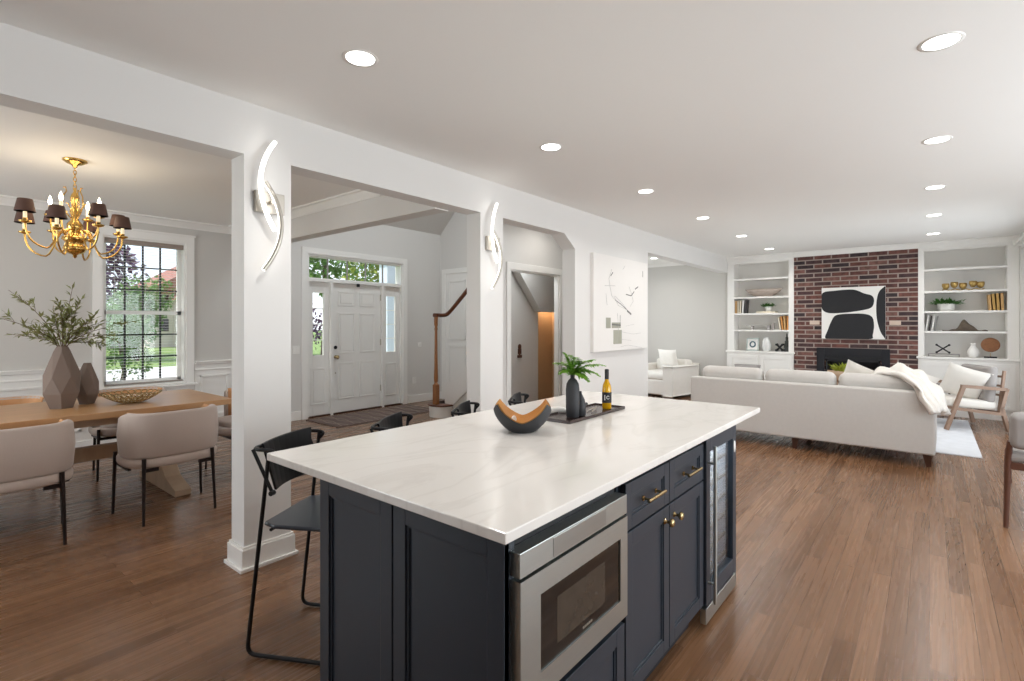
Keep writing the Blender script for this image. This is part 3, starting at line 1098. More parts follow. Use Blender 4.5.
def ch_arm(a, rr, zc, shade):
    dx, dy = math.cos(a), math.sin(a)
    P = lambda r_, z: (dx * r_, dy * r_, z)
    pts = bez(P(.03, -.56), P(.13, -.50), P(.12, zc - .22), P(rr * .68, zc - .165), 8)[:-1] + bez(P(rr * .68, zc - .165), P(rr * .93, zc - .14), P(rr, zc - .07), P(rr, zc), 7)
    ar = MB().tube(pts, .0065, 7).build('arm', M['brightbrass'], ch)
    c = (dx * rr, dy * rr, zc)
    MB().lathe([(.008, -.01), (.034, 0), (.038, .010), (.032, .012), (.014, .008), (.014, .03)], c, n=16).build('candle_cup', M['brightbrass'], ar)
    MB().lathe([(.0115, .02), (.0115, .085)], c, n=12).build('candle_sleeve', M['candle'], ar)
    MB().lathe([(.006, .085), (.012, .10), (.0135, .115), (.008, .138), (1e-4, .158)], c, n=10).build('bulb', M['bulb'], ar)
    if shade:
        MB().lathe([(.060, .075), (.043, .165), (.0415, .165), (.0585, .075), (.060, .075)], c, n=20).build('lamp_shade', M['shade'], ar)


for k in range(8):
    a = 2 * PI * (k + .35) / 8
    ch_arm(a, .305, -.535 - (.05 if k % 2 else 0), True)
for k in range(4):
    a = R(-50.8 + 12) + k * PI / 2
    ch_arm(a, .165, -.44, False)
lamp('chandelier_glow', 'POINT', (CX, CY, 2.2), 9, (1, .80, .55), .25)
lamp('sconce_glow', 'POINT', (1.40, WY - .10, 2.42), .22, (1, .97, .92), .05)
lamp('sconce_glow', 'POINT', (3.39, WY - .10, 2.42), .22, (1, .97, .92), .05)


# ------------------------------------------------------------ kitchen island
def frame_y(mb, x0, x1, z0, z1, a0, a1, c0, c1, y0, y1):
    """flat frame with a rectangular hole, one seamless face"""
    vs = []
    for y in (y0, y1):
        vs += [(x0, y, z0), (x1, y, z0), (x1, y, z1), (x0, y, z1), (a0, y, c0), (a1, y, c0), (a1, y, c1), (a0, y, c1)]
    fs = []
    for i in range(4):
        k = (i + 1) % 4
        fs += [(i, k, 4 + k, 4 + i), (8 + i, 12 + i, 12 + k, 8 + k), (i, 8 + i, 8 + k, k), (4 + i, 4 + k, 12 + k, 12 + i)]
    return mb.add(vs, fs)


def shaker(mb, a, b, c, d, y, th=.02, fw=.055, rec=.009, axis='y', s=-1):
    """framed door front: a..b horizontal, c..d vertical, front face at y (towards s)"""
    def bx(u0, u1, w0, w1, t0, t1):
        if axis == 'y':
            mb.box(u0, u1, t0, t1, w0, w1)
        else:
            mb.box(t0, t1, u0, u1, w0, w1)
    y1 = y - s * th
    bx(a, a + fw, c, d, y, y1); bx(b - fw, b, c, d, y, y1)
    bx(a + fw, b - fw, c, c + fw, y, y1); bx(a + fw, b - fw, d - fw, d, y, y1)
    bx(a + fw, b - fw, c + fw, d - fw, y - s * rec, y1)
    # bead
    bw = .009
    yb = y - s * rec * .5
    bx(a + fw, a + fw + bw, c + fw, d - fw, yb, y1); bx(b - fw - bw, b - fw, c + fw, d - fw, yb, y1)
    bx(a + fw, b - fw, c + fw, c + fw + bw, yb, y1); bx(a + fw, b - fw, d - fw - bw, d - fw, yb, y1)


tag(MB().box(.925, 3.273, .775, 1.967, .887, .915).build('countertop', M['quartz'], bevel=.003),
    'long white quartz island worktop with soft grey veins', 'countertop')
# near cabinet: panelled end, microwave housing and bottom drawer
t = thing('island_cabinet', 'near island cabinet with dark panelled end and microwave recess', 'cabinet', (.97, .82, 0))
L0 = Vector((.97, .82, 0))


def loc_box(mb, x0, x1, y0, y1, z0, z1):
    return mb.box(x0 - L0.x, x1 - L0.x, y0 - L0.y, y1 - L0.y, z0, z1)


m_ = MB()
loc_box(m_, .97, .99, .825, 1.63, .0, .886)
loc_box(m_, .99, 1.588, 1.60, 1.63, 0, .886)
loc_box(m_, .99, 1.588, 1.30, 1.60, .10, .886)
loc_box(m_, 1.57, 1.588, .825, 1.30, .08, .886)
loc_box(m_, .99, 1.57, .83, 1.30, .425, .44)
loc_box(m_, .99, 1.57, .83, 1.30, .10, .115)
loc_box(m_, .99, 1.57, .83, 1.30, .866, .886)
loc_box(m_, .952, .99, .80, .825, .0, .886)
m_.build('carcass', M['cab'], t, bevel=.001)
MB().box(.02, .60, .04, .06, 0, .10).build('toe_kick', M['gap'], t)
for (a, b) in ((1.235, 1.63), (.80, 1.228)):
    q = MB()
    shaker(q, a - .82, b - .82, .105, .884, -.02, th=.02, fw=.055, rec=.012, axis='x')
    q.build('end_panel', M['cab'], t, bevel=.0015)
MB().box(-.022, 0, -.02, .81, 0, .10).build('base_skirt', M['cab'], t, bevel=.002)
q = MB()
shaker(q, .04, .61, .115, .40, -.022, th=.02)
dr = q.build('drawer_front', M['cab'], t, bevel=.0015)


def bar_pull(xc, z, y, parent, w=.10):
    h = MB()
    h.tube([(xc - w / 2, y - .032, z), (xc + w / 2, y - .032, z)], .006, 8)
    for s in (-1, 1):
        h.tube([(xc + s * w * .36, y, z), (xc + s * w * .36, y - .032, z)], .005, 8)
        h.tube([(xc + s * w * .36, y, z), (xc + s * w * .36, y - .004, z)], .010, 10)
    return h.build('drawer_handle', M['brass'], parent)


bar_pull(.33, .30, -.022, dr, .12)

# microwave drawer
t = thing('microwave_drawer', 'stainless steel drawer microwave in the near side of the island', 'microwave', (1.258, .792, .455))
m_ = MB(); m_.box(-.275, .275, .02, .44, .005, .415); m_.build('body', M['gap'], t)
m_ = MB()
frame_y(m_, -.283, .283, .0, .325, -.20, .235, .065, .265, -.024, .02)
m_.build('drawer_door', M['steel'], t)
MB().box(-.20, .235, -.020, .015, .065, .265).build('door_glass', M['blackglass'], t)
m_ = MB(); m_.box(-.12, .14, -.0205, -.020, .10, .225); m_.build('window_screen', mat('oven_screen', rgb(60, 52, 44), .25, var=.5, scale=18), t)
m_ = MB()
m_.box(-.283, .283, -.022, .02, .333, .395)
cp = m_.build('control_panel', M['steel'], t, bevel=.0015)
m_ = MB(); m_.box(-.142, .142, -.0235, -.02, .338, .390); m_.build('flip_cover', mat('darker_steel', rgb(176, 180, 178), .3, .95, var=.05, stretch=(1, 1, 50)), cp, bevel=.001)
m_ = MB()
for i in range(5):
    m_.box(.01 + i * .011, .018 + i * .011, -.0212, -.0200, .078, .084)
m_.build('logo', M['nickel'], t)

# middle cabinet: two drawers above two doors
X0, X1 = 1.59, 2.368
t = thing('island_cabinet', 'middle island cabinet with two drawers above a pair of doors', 'cabinet', (X0, .82, 0))
m_ = MB(); m_.box(0, X1 - X0, .005, .81, .10, .886); m_.build('carcass', M['cab'], t)
MB().box(0, X1 - X0, .05, .07, 0, .10).build('toe_kick', M['gap'], t)
for (a, b, kx) in ((.004, .377, .345), (.383, .775, .415)):
    q = MB(); shaker(q, a, b, .70, .862, -.02, fw=.045)
    dr = q.build('drawer_front', M['cab'], t, bevel=.0015)
    bar_pull((a + b) / 2, .782, -.02, dr, .15)
    q = MB(); shaker(q, a, b, .125, .692, -.02, fw=.052)
    dd = q.build('door', M['cab'], t, bevel=.0015)
    kb = MB().lathe([(.011, 0), (.011, .003), (.006, .006), (.006, .018), (.0155, .024), (.0165, .032), (.012, .037), (1e-4, .038)], n=16)
    ko = kb.build('door_knob', M['brass'], dd, loc=(kx + (.012 if kx > .38 else -.012), -.02, .64)); ko.rotation_euler = (PI / 2, 0, 0)

# wine cooler with its housing
t = thing('wine_cooler', 'glass-door wine cooler with dark-blue frame at the far end of the island', 'fridge', (2.375, .82, 0))
m_ = MB()
m_.box(0, .02, .01, .60, .10, .878); m_.box(.45, .47, .01, .60, .10, .878); m_.box(0, .47, .58, .60, .10, .878)
m_.box(0, .47, .01, .60, .10, .12); m_.box(0, .47, .01, .60, .86, .878)
m_.build('body', mat('cooler_glare_liner', rgb(206, 210, 214), .4), t)  # liner kept pale to imitate the bright reflection on the glass
lamp('cooler_fill', 'AREA', (2.60, 1.05, .845), 4, (.92, .97, 1), .3, aim=(0, 0, -1))  # added lamp inside, mimics the window reflection on the cooler door
m_ = MB()
fw = .052
m_.box(0, fw, -.03, .008, .115, .88); m_.box(.46 - fw, .46, -.03, .008, .115, .88)
m_.box(fw, .46 - fw, -.03, .008, .815, .88); m_.box(fw, .46 - fw, -.03, .008, .115, .19)
dd = m_.build('door_frame', M['cab'], t, bevel=.002)
MB().box(fw, .46 - fw, -.016, -.010, .19, .815).build('door_glass', glass_mat('cooler_glass', (.86, .90, .94, 1), .35), dd)
m_ = MB()
m_.tube([(.022, -.062, .13), (.022, -.062, .85)], .008, 10)
for z in (.22, .77):
    m_.tube([(.022, -.03, z), (.022, -.062, z)], .006, 8)
m_.build('door_handle', M['steel'], dd)
for k in range(6):
    m_ = MB()
    z = .20 + k * .103
    m_.box(.03, .44, .012, .024, z, z + .010)
    for i in range(9):
        m_.tube([(.05 + i * .045, .02, z + .004), (.05 + i * .045, .5, z + .004)], .003, 5)
    m_.build('wire_shelf', M['nickel'], t)
q = MB().sphere((0, 0, 0), .014, 8, sy=.3, sz=2.2); q.build('badge', M['trim'], dd, loc=(.43, -.031, .77))
MB().box(0, .46, -.028, .0, .03, .10).build('grille', M['steel'], t, bevel=.002)
tag(MB().box(0, .09, -.0, .81, 0, .886).box(-.46, 0, .62, .81, 0, .886).build('island_end_panel', M['cab'], loc=(2.855, .82, 0), bevel=.002),
    'dark grey end panel closing the far end of the island', 'panel')


# ------------------------------------------------------------ bar stools
def make_stool():
    t = thing('bar_stool', 'x', 'bar stool')
    HW = .20
    for s in (-1, 1):
        pts = rnd_path([(s * HW * .98, -.19, .57), (s * HW, -.235, .012), (s * HW, .215, .012), (s * .192, .115, .875), ], .045)
        fr = MB().tube(pts, .0085, 8).build('side_frame', M['black'], t)
    # seat
    m_ = MB()
    m_.prism([(-.195, -.21), (.195, -.21), (.20, .09), (.17, .155), (-.17, .155), (-.20, .09)], 'z', .548, .565)
    m_.build('seat', M['blackseat'], t, bevel=.006)
    m_ = MB()
    m_.tube([(-.19, -.17, .540), (.19, -.17, .540)], .007, 7); m_.tube([(-.19, .11, .540), (.19, .11, .540)], .007, 7)
    m_.tube([(-HW, -.235, .012), (-HW, -.23, .012)], .006, 6)
    m_.tube([(-.197, -.21, .22), (.197, -.21, .22)], .0075, 7)
    m_.build('cross_bar', M['black'], t)
    # wide back panel, narrower at the bottom, carried in front of the arm rail
    m_ = MB()
    pts = []
    n = 8
    for i in range(n + 1):
        u = -1 + 2 * i / n
        y = .175 - .025 * u * u
        for z, w, dy in ((.69, .135, -.03), (.90, .182, .0)):
            pts.append((u * w, y + dy, z)); pts.append((u * w, y + dy + .012, z))
    fs = []
    for i in range(n):
        a = i * 4; b = a + 4
        fs += [(a, b, b + 2, a + 2), (a + 1, a + 3, b + 3, b + 1), (a, a + 1, b + 1, b), (a + 2, b + 2, b + 3, a + 3)]
    fs += [(0, 2, 3, 1), (n * 4, n * 4 + 1, n * 4 + 3, n * 4 + 2)]
    m_.add(pts, fs, False)
    m_.build('backrest', M['black'], t, bevel=.003)
    m_ = MB()
    m_.tube(rnd_path([(-.192, .115, .845), (-.195, .085, .878), (-.20, .195, .878), (.20, .195, .878), (.195, .085, .878), (.192, .115, .845)], .05), .0085, 8)
    for s in (-1, 1):
        m_.tube([(s * .198, .188, .878), (s * .194, .10, .70)], .0075, 7)
        m_.tube([(s * .19, .095, .70), (s * .212, .095, .70)], .011, 8)
    m_.build('armrest', M['black'], t)
    return t


st = make_stool()
spots = [(1.25, 2.15, 29, 'black metal bar stool at the near corner of the island, seat fully visible'),
         (1.83, 2.15, 33, 'second black bar stool along the island, seen above the worktop edge'),
         (2.40, 2.15, 33, 'third black bar stool along the island, in front of the stair post'),
         (2.94, 2.15, 32, 'farthest black bar stool, tucked behind the wooden-lined bowl')]
for i, (x, y, a, lb) in enumerate(spots):
    if i == 0:
        st.location = (x, y, 0); st.rotation_euler = (0, 0, R(a)); st['label'] = lb; st['group'] = 'bar stools along the island'
    else:
        dup(st, (x, y, 0), R(a), lb, 'bar stools along the island')

# ------------------------------------------------------------ things on the island
CT = .915
# crescent rimmed bowl, dark outside, golden wood inside
b = thing('decorative_bowl', 'dark bowl with dipping pointed rim and golden wood inside, on the worktop', 'bowl', (1.86, 1.455, CT), R(-53))


def bowl_shell(off, nz=7):
    vs, fs = [], []
    n = 96
    for j in range(nz + 1):
        k = j / nz
        for i in range(n):
            a = 2 * PI * i / n
            aa = math.degrees(math.acos(min(1, abs(math.cos(a)))))
            ht = .135 - .045 * (1 - aa / 34) if aa < 34 else .052 + .083 * ((90 - aa) / 56) ** 1.6
            z = .006 + off + (ht - .006) * k
            rr = .055 + (.135 - .055) * math.sin(min(1, (z / .115)) * PI / 2) ** .8
            vs.append(((rr - off) * math.cos(a), (rr - off) * math.sin(a) * .92, z if j else .006 + off))
    for j in range(nz):
        for i in range(n):
            i2 = (i + 1) % n
            fs.append((j * n + i, j * n + i2, (j + 1) * n + i2, (j + 1) * n + i))
    fs.append(tuple(range(n)))
    return vs, fs


vs, fs = bowl_shell(0)
m_ = MB().add(vs, fs, True); m_.lathe([(.055, 0), (.055, .007), (.05, .008)], n=30)
m_.build('shell', M['darkclay'], b, seg=1)
vs, fs = bowl_shell(.005)
MB().add(vs, fs, True).build('lining', mat('golden_wood_lining', rgb(196, 140, 72), .4, var=.2, scale=10), b)
fl = thing('paper_flower', 'small white round blossom lying in the dark crescent bowl', 'flower', (1.815, 1.47, CT + .045))
m_ = MB()
for k in range(8):
    a = 2 * PI * k / 8
    m_.sphere((.011 * math.cos(a), 0, .011 * math.sin(a) + .012), .009, 6, sy=.5)
m_.build('petals', M['pot'], fl)
MB().sphere((0, -.004, .012), .006, 6).build('flower_centre', M['cream'], fl)

tr = thing('serving_tray', 'thin dark rectangular tray under the black vases and oil bottle', 'tray', (2.425, 1.47, CT), R(0))
m_ = MB(); m_.box(-.29, .29, -.095, .095, 0, .008)
m_.box(-.29, .29, -.10, -.093, 0, .016); m_.box(-.29, .29, .093, .10, 0, .016); m_.box(-.295, -.288, -.10, .10, 0, .016); m_.box(.288, .295, -.10, .10, 0, .016)
m_.build('tray_base', mat('dark_walnut_tray', rgb(58, 44, 42), .25, var=.1), tr, bevel=.002)
tv = thing('bottle_vase', 'tall matte charcoal bottle vase holding fern fronds on the tray', 'vase', (2.265, 1.44, CT + .009))
MB().lathe([(.030, 0), (.034, .006), (.0355, .08), (.0355, .145), (.032, .174), (.021, .194), (.0115, .203), (.012, .222), (.0125, .226), (.009, .226), (.008, .20)], n=24).build('vase_body', M['darkclay'], tv)
sv = thing('bottle_vase', 'short charcoal bud vase beside the taller one on the tray', 'vase', (2.335, 1.435, CT + .009))
MB().lathe([(.024, 0), (.028, .005), (.028, .055), (.022, .085), (.010, .108), (.006, .118), (.0065, .128), (.004, .128), (.004, .11)], n=22).build('vase_body', M['darkclay'], sv)
fr = thing('fern_fronds', 'bright green fern fronds standing in the tall charcoal vase', 'plant', (2.265, 1.44, CT + .215))


def frond(mb_l, mb_s, path, ll, n=22, w=.011):
    mb_s.tube(path, .0014, 5)
    m = len(path)
    for i in range(n):
        k = .12 + .88 * i / n
        f = k * (m - 1); a = min(int(f), m - 2); p = Vector(path[a]).lerp(Vector(path[a + 1]), f - a)
        d = (Vector(path[a + 1]) - Vector(path[a])).normalized()
        sd = d.cross(Vector((0, 0, 1)))
        if sd.length < .2:
            sd = d.cross(Vector((0, 1, 0)))
        sd.normalize()
        q = ll * math.sin(PI * min(1, (.15 + .9 * (1 - k)) )) ** .6 if k > .5 else ll
        q *= (1 - .75 * max(0, k - .55) / .45)
        for s in (-1, 1):
            dd = (sd * s + d * .55 + Vector((rnd.uniform(-.2, .2), rnd.uniform(-.2, .2), rnd.uniform(-.35, .1))))
            mb_l.leaf(p, dd, Vector((0, 0, 1)), q * rnd.uniform(.85, 1.1), w)
    return


ml, ms = MB(), MB()
Rv = Vector((math.sin(R(39.2)), -math.cos(R(39.2)), 0)); Fv = Vector((math.cos(R(39.2)), math.sin(R(39.2)), 0))
for (rx, fx, z, c) in ((-.05, .0, .13, .3), (-.10, .03, .07, .2), (-.02, -.05, .12, .2), (.05, .04, .08, .3), (.12, .0, .09, .3), (.17, -.03, .06, .35), (.10, .05, .02, .2), (.08, -.05, -.02, .3), (-.075, -.04, .02, .2), (.15, .03, -.0, .3), (.03, .06, .10, .2)):
    end = Rv * rx + Fv * fx + Vector((0, 0, z))
    mid = end * .5 + Vector((0, 0, .05 + .1 * abs(rx)))
    path = bez((0, 0, 0), (0, 0, .03), mid, end, 9)
    frond(ml, ms, path, .056, 24, .017)
ms.build('stems', M['fern'], fr)
ml.build('leaves', M['fern'], fr)
wb_ = thing('oil_bottle', 'yellow oil bottle with black cap and black and white label on the tray', 'bottle', (2.62, 1.435, CT + .009))
MB().lathe([(.024, 0), (.0265, .004), (.0265, .105), (.0225, .135), (.0125, .158), (.0105, .17), (.0105, .20)], n=24).build('glass_body', mat('yellow_oil', rgb(226, 172, 20), .08, var=.05, trans=.35, spec=.8), wb_)
MB().lathe([(.0118, .168), (.0118, .222), (.010, .225), (1e-4, .225)], n=18).build('cap', M['ink'], wb_)
lb_ = MB().lathe([(.0271, .035), (.0271, .095)], n=24).build('bottle_label', M['ink'], wb_)
# white mark on the label: a narrow bar and a round ring, facing the camera
va = math.atan2(-1.435, -2.62)
def on_label(a, z): return (.0276 * math.cos(a), .0276 * math.sin(a), z)
m_ = MB()
m_.tube([on_label(va - .42, .05), on_label(va - .42, .08)], .0022, 6)
m_.tube([on_label(va + .25 + .30 * math.cos(q * PI / 6), .066 + .0085 * math.sin(q * PI / 6)) for q in range(1, 12)], .0016, 6)
m_.build('label_print', M['pot'], lb_)
wp = thing('salt_cellar', 'white rounded shaker lying on its side behind the tall vase', 'shaker', (2.33, 1.575, CT + .0))
MB().tube([(-.075, 0, .021), (-.07, 0, .021), (-.045, 0, .021), (.0, 0, .021), (.03, 0, .021), (.045, 0, .021), (.06, 0, .021), (.068, 0, .021)], [.004, .014, .020, .021, .018, .010, .012, .006], 14).build('shaker_body', M['pot'], wp)
wp.rotation_euler = (0, 0, R(-45))
sp = thing('serving_tongs', 'small dark tongs lying on the tray between vases and oil bottle', 'utensil', (2.50, 1.455, CT + .009))
m_ = MB(); m_.tube(bez((-.05, -.02, .004), (0, -.02, .012), (.03, 0, .02), (.07, .02, .012), 8), .004, 6); m_.tube(bez((-.05, .01, .004), (0, .02, .006), (.03, .02, .008), (.07, .03, .006), 8), .003, 6)
m_.build('tong_arms', M['nickel'], sp)
pn = thing('pepper_mill', 'black slim peppermill lying on the worktop behind the tray', 'mill', (2.62, 1.60, CT))
MB().tube([(-.07, 0, .012), (-.03, 0, .012), (.0, 0, .012), (.05, 0, .012)], [.009, .012, .008, .011], 12).build('mill_body', M['ink'], pn)


# ------------------------------------------------------------ dining room
TZ = .76
t = thing('dining_table', 'honey oak trestle dining table with greyed curved feet', 'dining table', (.60, 5.20, 0))
m_ = MB(); m_.box(-1.55, 1.32, -.52, .52, TZ - .045, TZ)
m_.build('tabletop', M['tablewood'], t, bevel=.004)
m_ = MB(); m_.box(-1.4, 1.18, -.40, -.37, TZ - .11, TZ - .045); m_.box(-1.4, 1.18, .37, .40, TZ - .11, TZ - .045); m_.build('apron', M['greywood'], t)
for x in (.95, -.20):
    m_ = MB()
    foot = [(-.46, 0), (.46, 0), (.46, .05), (.36, .075), (.22, .12), (.13, .20), (-.13, .20), (-.22, .12), (-.36, .075), (-.46, .05)]
    post = [(-.12, .18), (.12, .18), (.09, .30), (.075, .42), (.10, .56), (.17, .65), (.30, .70), (-.30, .70), (-.17, .65), (-.10, .56), (-.075, .42), (-.09, .30)]
    m_.prism(foot, 'x', x - .06, x + .06)
    m_.prism(post, 'x', x - .05, x + .05)
    m_.build('pedestal', M['greywood'], t, bevel=.006)
MB().box(-.25, 1.0, -.035, .035, .32, .43).build('stretcher', M['greywood'], t, bevel=.004)


def make_dchair():
    t = thing('dining_chair', 'x', 'dining chair')
    # barrel shell: open towards +y
    def ring(r_out, r_in, z0, z1, a0, a1, n=26, sy=.86, roll=.02):
        mb = MB()
        vs = []
        for i in range(n + 1):
            a = a0 + (a1 - a0) * i / n
            c, s = math.cos(a), math.sin(a)
            e = 1
            sq = (abs(c) ** 3.2 + abs(s) ** 3.2) ** (-1 / 3.2)
            dip = 0.03 * max(0, abs((i / n) * 2 - 1) - .72) / .28
            sec = [(r_in, z0), (r_out - roll * .6, z0), (r_out, z0 + roll), (r_out + .01, (z0 + z1) / 2), (r_out, z1 - roll), (r_out - roll * .6, z1 - roll * .25), ((r_out + r_in) / 2, z1), (r_in + roll * .5, z1 - roll * .3), (r_in, z1 - roll)]
            for (r_, z) in sec:
                vs.append((r_ * c * sq, r_ * s * sq * sy, z - (dip if z > (z0 + z1) / 2 else 0)))
        k = len(sec) if False else 9
        fs = []
        for i in range(n):
            for j in range(k):
                j2 = (j + 1) % k
                fs.append((i * k + j, (i + 1) * k + j, (i + 1) * k + j2, i * k + j2))
        fs.append(tuple(range(k))); fs.append(tuple(range(n * k + k - 1, n * k - 1, -1)))
        mb.add(vs, fs, True)
        return mb
    a0, a1 = PI - .12, 2 * PI + .12
    ring(.305, .245, .455, .775, a0, a1).build('backrest', M['velvet'], t)
    # inner lining
    mb = MB(); vs = []; n = 24
    for i in range(n + 1):
        a = a0 + .03 + (a1 - a0 - .06) * i / n
        c, s = math.cos(a), math.sin(a)
        sq = (abs(c) ** 3.2 + abs(s) ** 3.2) ** (-1 / 3.2)
        for z, q in ((.47, .242), (.60, .238), (.745, .245), (.766, .256)):
            vs.append((q * c * sq, q * s * sq * .86, z))
    fs = [(i * 4 + j, i * 4 + j + 1, i * 4 + j + 5, i * 4 + j + 4) for i in range(n) for j in range(3)]
    li = mb.add(vs, fs, True).build('inner_lining', M['tan'], t)
    li['label'] = 'warm tan inner side of the backrest'
    sm = li.modifiers.new('solid', 'SOLIDIFY'); sm.thickness = .006; sm.offset = 0
    # seat base band and cushion
    mb = MB()
    def sect(r, z, sy=.86, fy=.02):
        out = []
        for i in range(36):
            a = 2 * PI * i / 36
            c, s = math.cos(a), math.sin(a)
            sq = (abs(c) ** 3.2 + abs(s) ** 3.2) ** (-1 / 3.2)
            out.append((r * c * sq, r * s * sq * sy, z))
        return out
    def stack(mb, rows):
        vs = []
        for r, z in rows:
            vs += sect(r, z)
        fs = [(j * 36 + i, j * 36 + (i + 1) % 36, (j + 1) * 36 + (i + 1) % 36, (j + 1) * 36 + i) for j in range(len(rows) - 1) for i in range(36)]
        fs.append(tuple(range(35, -1, -1))); fs.append(tuple(range((len(rows) - 1) * 36, len(rows) * 36)))
        mb.add(vs, fs, True)
    stack(mb, [(.27, .385), (.298, .392), (.305, .41), (.305, .435), (.295, .452), (.28, .455)])
    mb.build('seat_base', M['velvet'], t)
    mb = MB(); stack(mb, [(.20, .452), (.235, .455), (.243, .475), (.238, .495), (.20, .505), (.10, .508)])
    mb.build('seat', M['velvet'], t)
    for (x, y, ox, oy) in ((-.22, -.235, -.01, -.03), (.22, -.235, .01, -.03), (-.285, .19, -.012, .012), (.285, .19, .012, .012)):
        MB().tube([(x, y, .46), (x + ox, y + oy, 0)], [.0135, .0095], 8).build('leg', M['darkleg'], t)
    mb = MB()
    mb.box(-.22, -.13, -.235, -.215, .362, .385); mb.box(.13, .22, -.235, -.215, .362, .385); mb.box(-.285, .285, .18, .20, .362, .385)
    mb.box(-.28, -.26, -.10, .19, .362, .385); mb.box(.26, .28, -.10, .19, .362, .385)
    mb.build('seat_frame', M['darkleg'], t)
    return t


dc = make_dchair()
ds = [(1.37, 4.50, 0, 'greige barrel dining chair on the near side, right, its back to the camera'),
      (.50, 4.54, 0, 'greige barrel dining chair at the left photo edge, its back to the camera'),
      (1.50, 5.96, 180, 'barrel dining chair across the table, its tan back behind the brass bowl'),
      (.62, 5.98, 180, 'barrel dining chair across the table, its tan back left of the faceted vases'),
      (2.18, 5.16, 90, 'barrel dining chair at the head of the table, half hidden by the pillar')]
for i, (x, y, a, lb) in enumerate(ds):
    if i == 0:
        dc.location = (x, y, 0); dc.rotation_euler = (0, 0, R(a)); dc['label'] = lb; dc['group'] = 'barrel chairs around the dining table'
    else:
        dup(dc, (x, y, 0), R(a), lb, 'barrel chairs around the dining table')


def facet_vase(mb, sc_, seed, h):
    r_ = random.Random(seed)
    n = 6
    rows = [(.080, 0, 0), (.122, .115, .0), (.112, .25, PI / n), (.056, .435, 0), (.038, .472, 0)]
    rings = []
    for (r0, z, off) in rows:
        rings.append([(sc_ * r0 * (1 + r_.uniform(-.05, .05)) * math.cos(2 * PI * i / n + off + .3), sc_ * r0 * math.sin(2 * PI * i / n + off + .3), h * z / .472 * (1 + (r_.uniform(-.05, .05) if 0 < z < .4 else 0))) for i in range(n)])
    vs = [p for rg in rings for p in rg]
    fs = []
    for j in range(len(rows) - 1):
        o0, o1 = rows[j][2], rows[j + 1][2]
        for i in range(n):
            i2 = (i + 1) % n
            A, B, C, D = j * n + i, j * n + i2, (j + 1) * n + i2, (j + 1) * n + i
            if o1 > o0:
                fs += [(A, B, D), (B, C, D)]
            elif o1 < o0:
                fs += [(A, B, C), (A, C, D)]
            else:
                fs += [(A, B, C, D)]
    fs.append(tuple(range(n - 1, -1, -1)))
    mb.add(vs, fs)
    top = len(mb.v)
    rr = [(p[0] * .8, p[1] * .8, p[2] - .0) for p in rings[-1]]; rl = [(p[0] * .75, p[1] * .75, p[2] - .06) for p in rings[-1]]
    mb.add(rings[-1] + rr + rl, [(i, (i + 1) % n, n + (i + 1) % n, n + i) for i in range(n)] + [(n + i, n + (i + 1) % n, 2 * n + (i + 1) % n, 2 * n + i) for i in range(n)] + [tuple(range(2 * n, 3 * n))])
    return mb


v1 = thing('faceted_vase', 'large faceted taupe vase holding olive branches on the dining table', 'vase', (.87, 5.20, TZ))
facet_vase(MB(), .98, 3, .475).build('vase_body', M['vase'], v1)
v2 = thing('faceted_vase', 'small faceted taupe vase standing behind the larger one', 'vase', (1.045, 5.32, TZ))
facet_vase(MB(), .68, 8, .33).build('vase_body', M['vase'], v2)
ob = thing('olive_branches', 'airy olive branches spreading from the large faceted vase', 'branches', (.87, 5.20, TZ + .44))
ml, ms = MB(), MB()
rb = random.Random(11)
ends = [(-.36, .42, .9), (-.46, .26, .9), (-.42, .12, .6), (-.30, .17, .7), (-.12, .30, .8), (.10, .46, .9), (.22, .33, .8), (.34, .26, .8), (.48, .22, .7), (.42, .13, .5), (.20, .18, .6), (.02, .26, .6), (-.20, .10, .5), (.28, .06, .4), (.06, .36, .6)]
for (rx, z, _) in ends:
    end = Rv * rx * 1.12 + Fv * rb.uniform(-.15, .15) + Vector((0, 0, z * 1.12))
    path = bez((0, 0, -.05), Rv * rx * .05 + Vector((0, 0, .12)), Rv * rx * .5 + Vector((0, 0, z * .75)) , end, 12)
    ms.tube(path, [.0035 * (1 - .6 * i / 12) for i in range(13)], 5)
    for k in range(3):
        i0 = rb.randint(4, 9)
        d0 = (Vector(path[i0 + 1]) - Vector(path[i0])).normalized() + Vector((rb.uniform(-.7, .7), rb.uniform(-.7, .7), rb.uniform(-.3, .7)))
        e2 = Vector(path[i0]) + d0.normalized() * rb.uniform(.08, .16)
        sub = [Vector(path[i0]).lerp(e2, q / 5) + Vector((0, 0, .01 * math.sin(q))) for q in range(6)]
        ms.tube(sub, .0016, 4)
        for q in range(1, 6):
            for _k in range(2):
                dd = d0.normalized() + Vector((rb.uniform(-1, 1), rb.uniform(-1, 1), rb.uniform(-.8, .8)))
                ml.leaf(sub[q], dd, (rb.uniform(-1, 1), rb.uniform(-1, 1), 1), rb.uniform(.042, .068), .015)
    for i in range(3, 12):
        for _k in range(2):
            d = (Vector(path[i + 1]) - Vector(path[i])).normalized()
            dd = d * .7 + Vector((rb.uniform(-1, 1), rb.uniform(-1, 1), rb.uniform(-.7, .7))) * .8
            ml.leaf(path[i], dd, (rb.uniform(-1, 1), rb.uniform(-1, 1), 1), rb.uniform(.045, .072), .016)
ms.build('twigs', M['twig'], ob)
ml.build('leaves', M['olive'], ob)

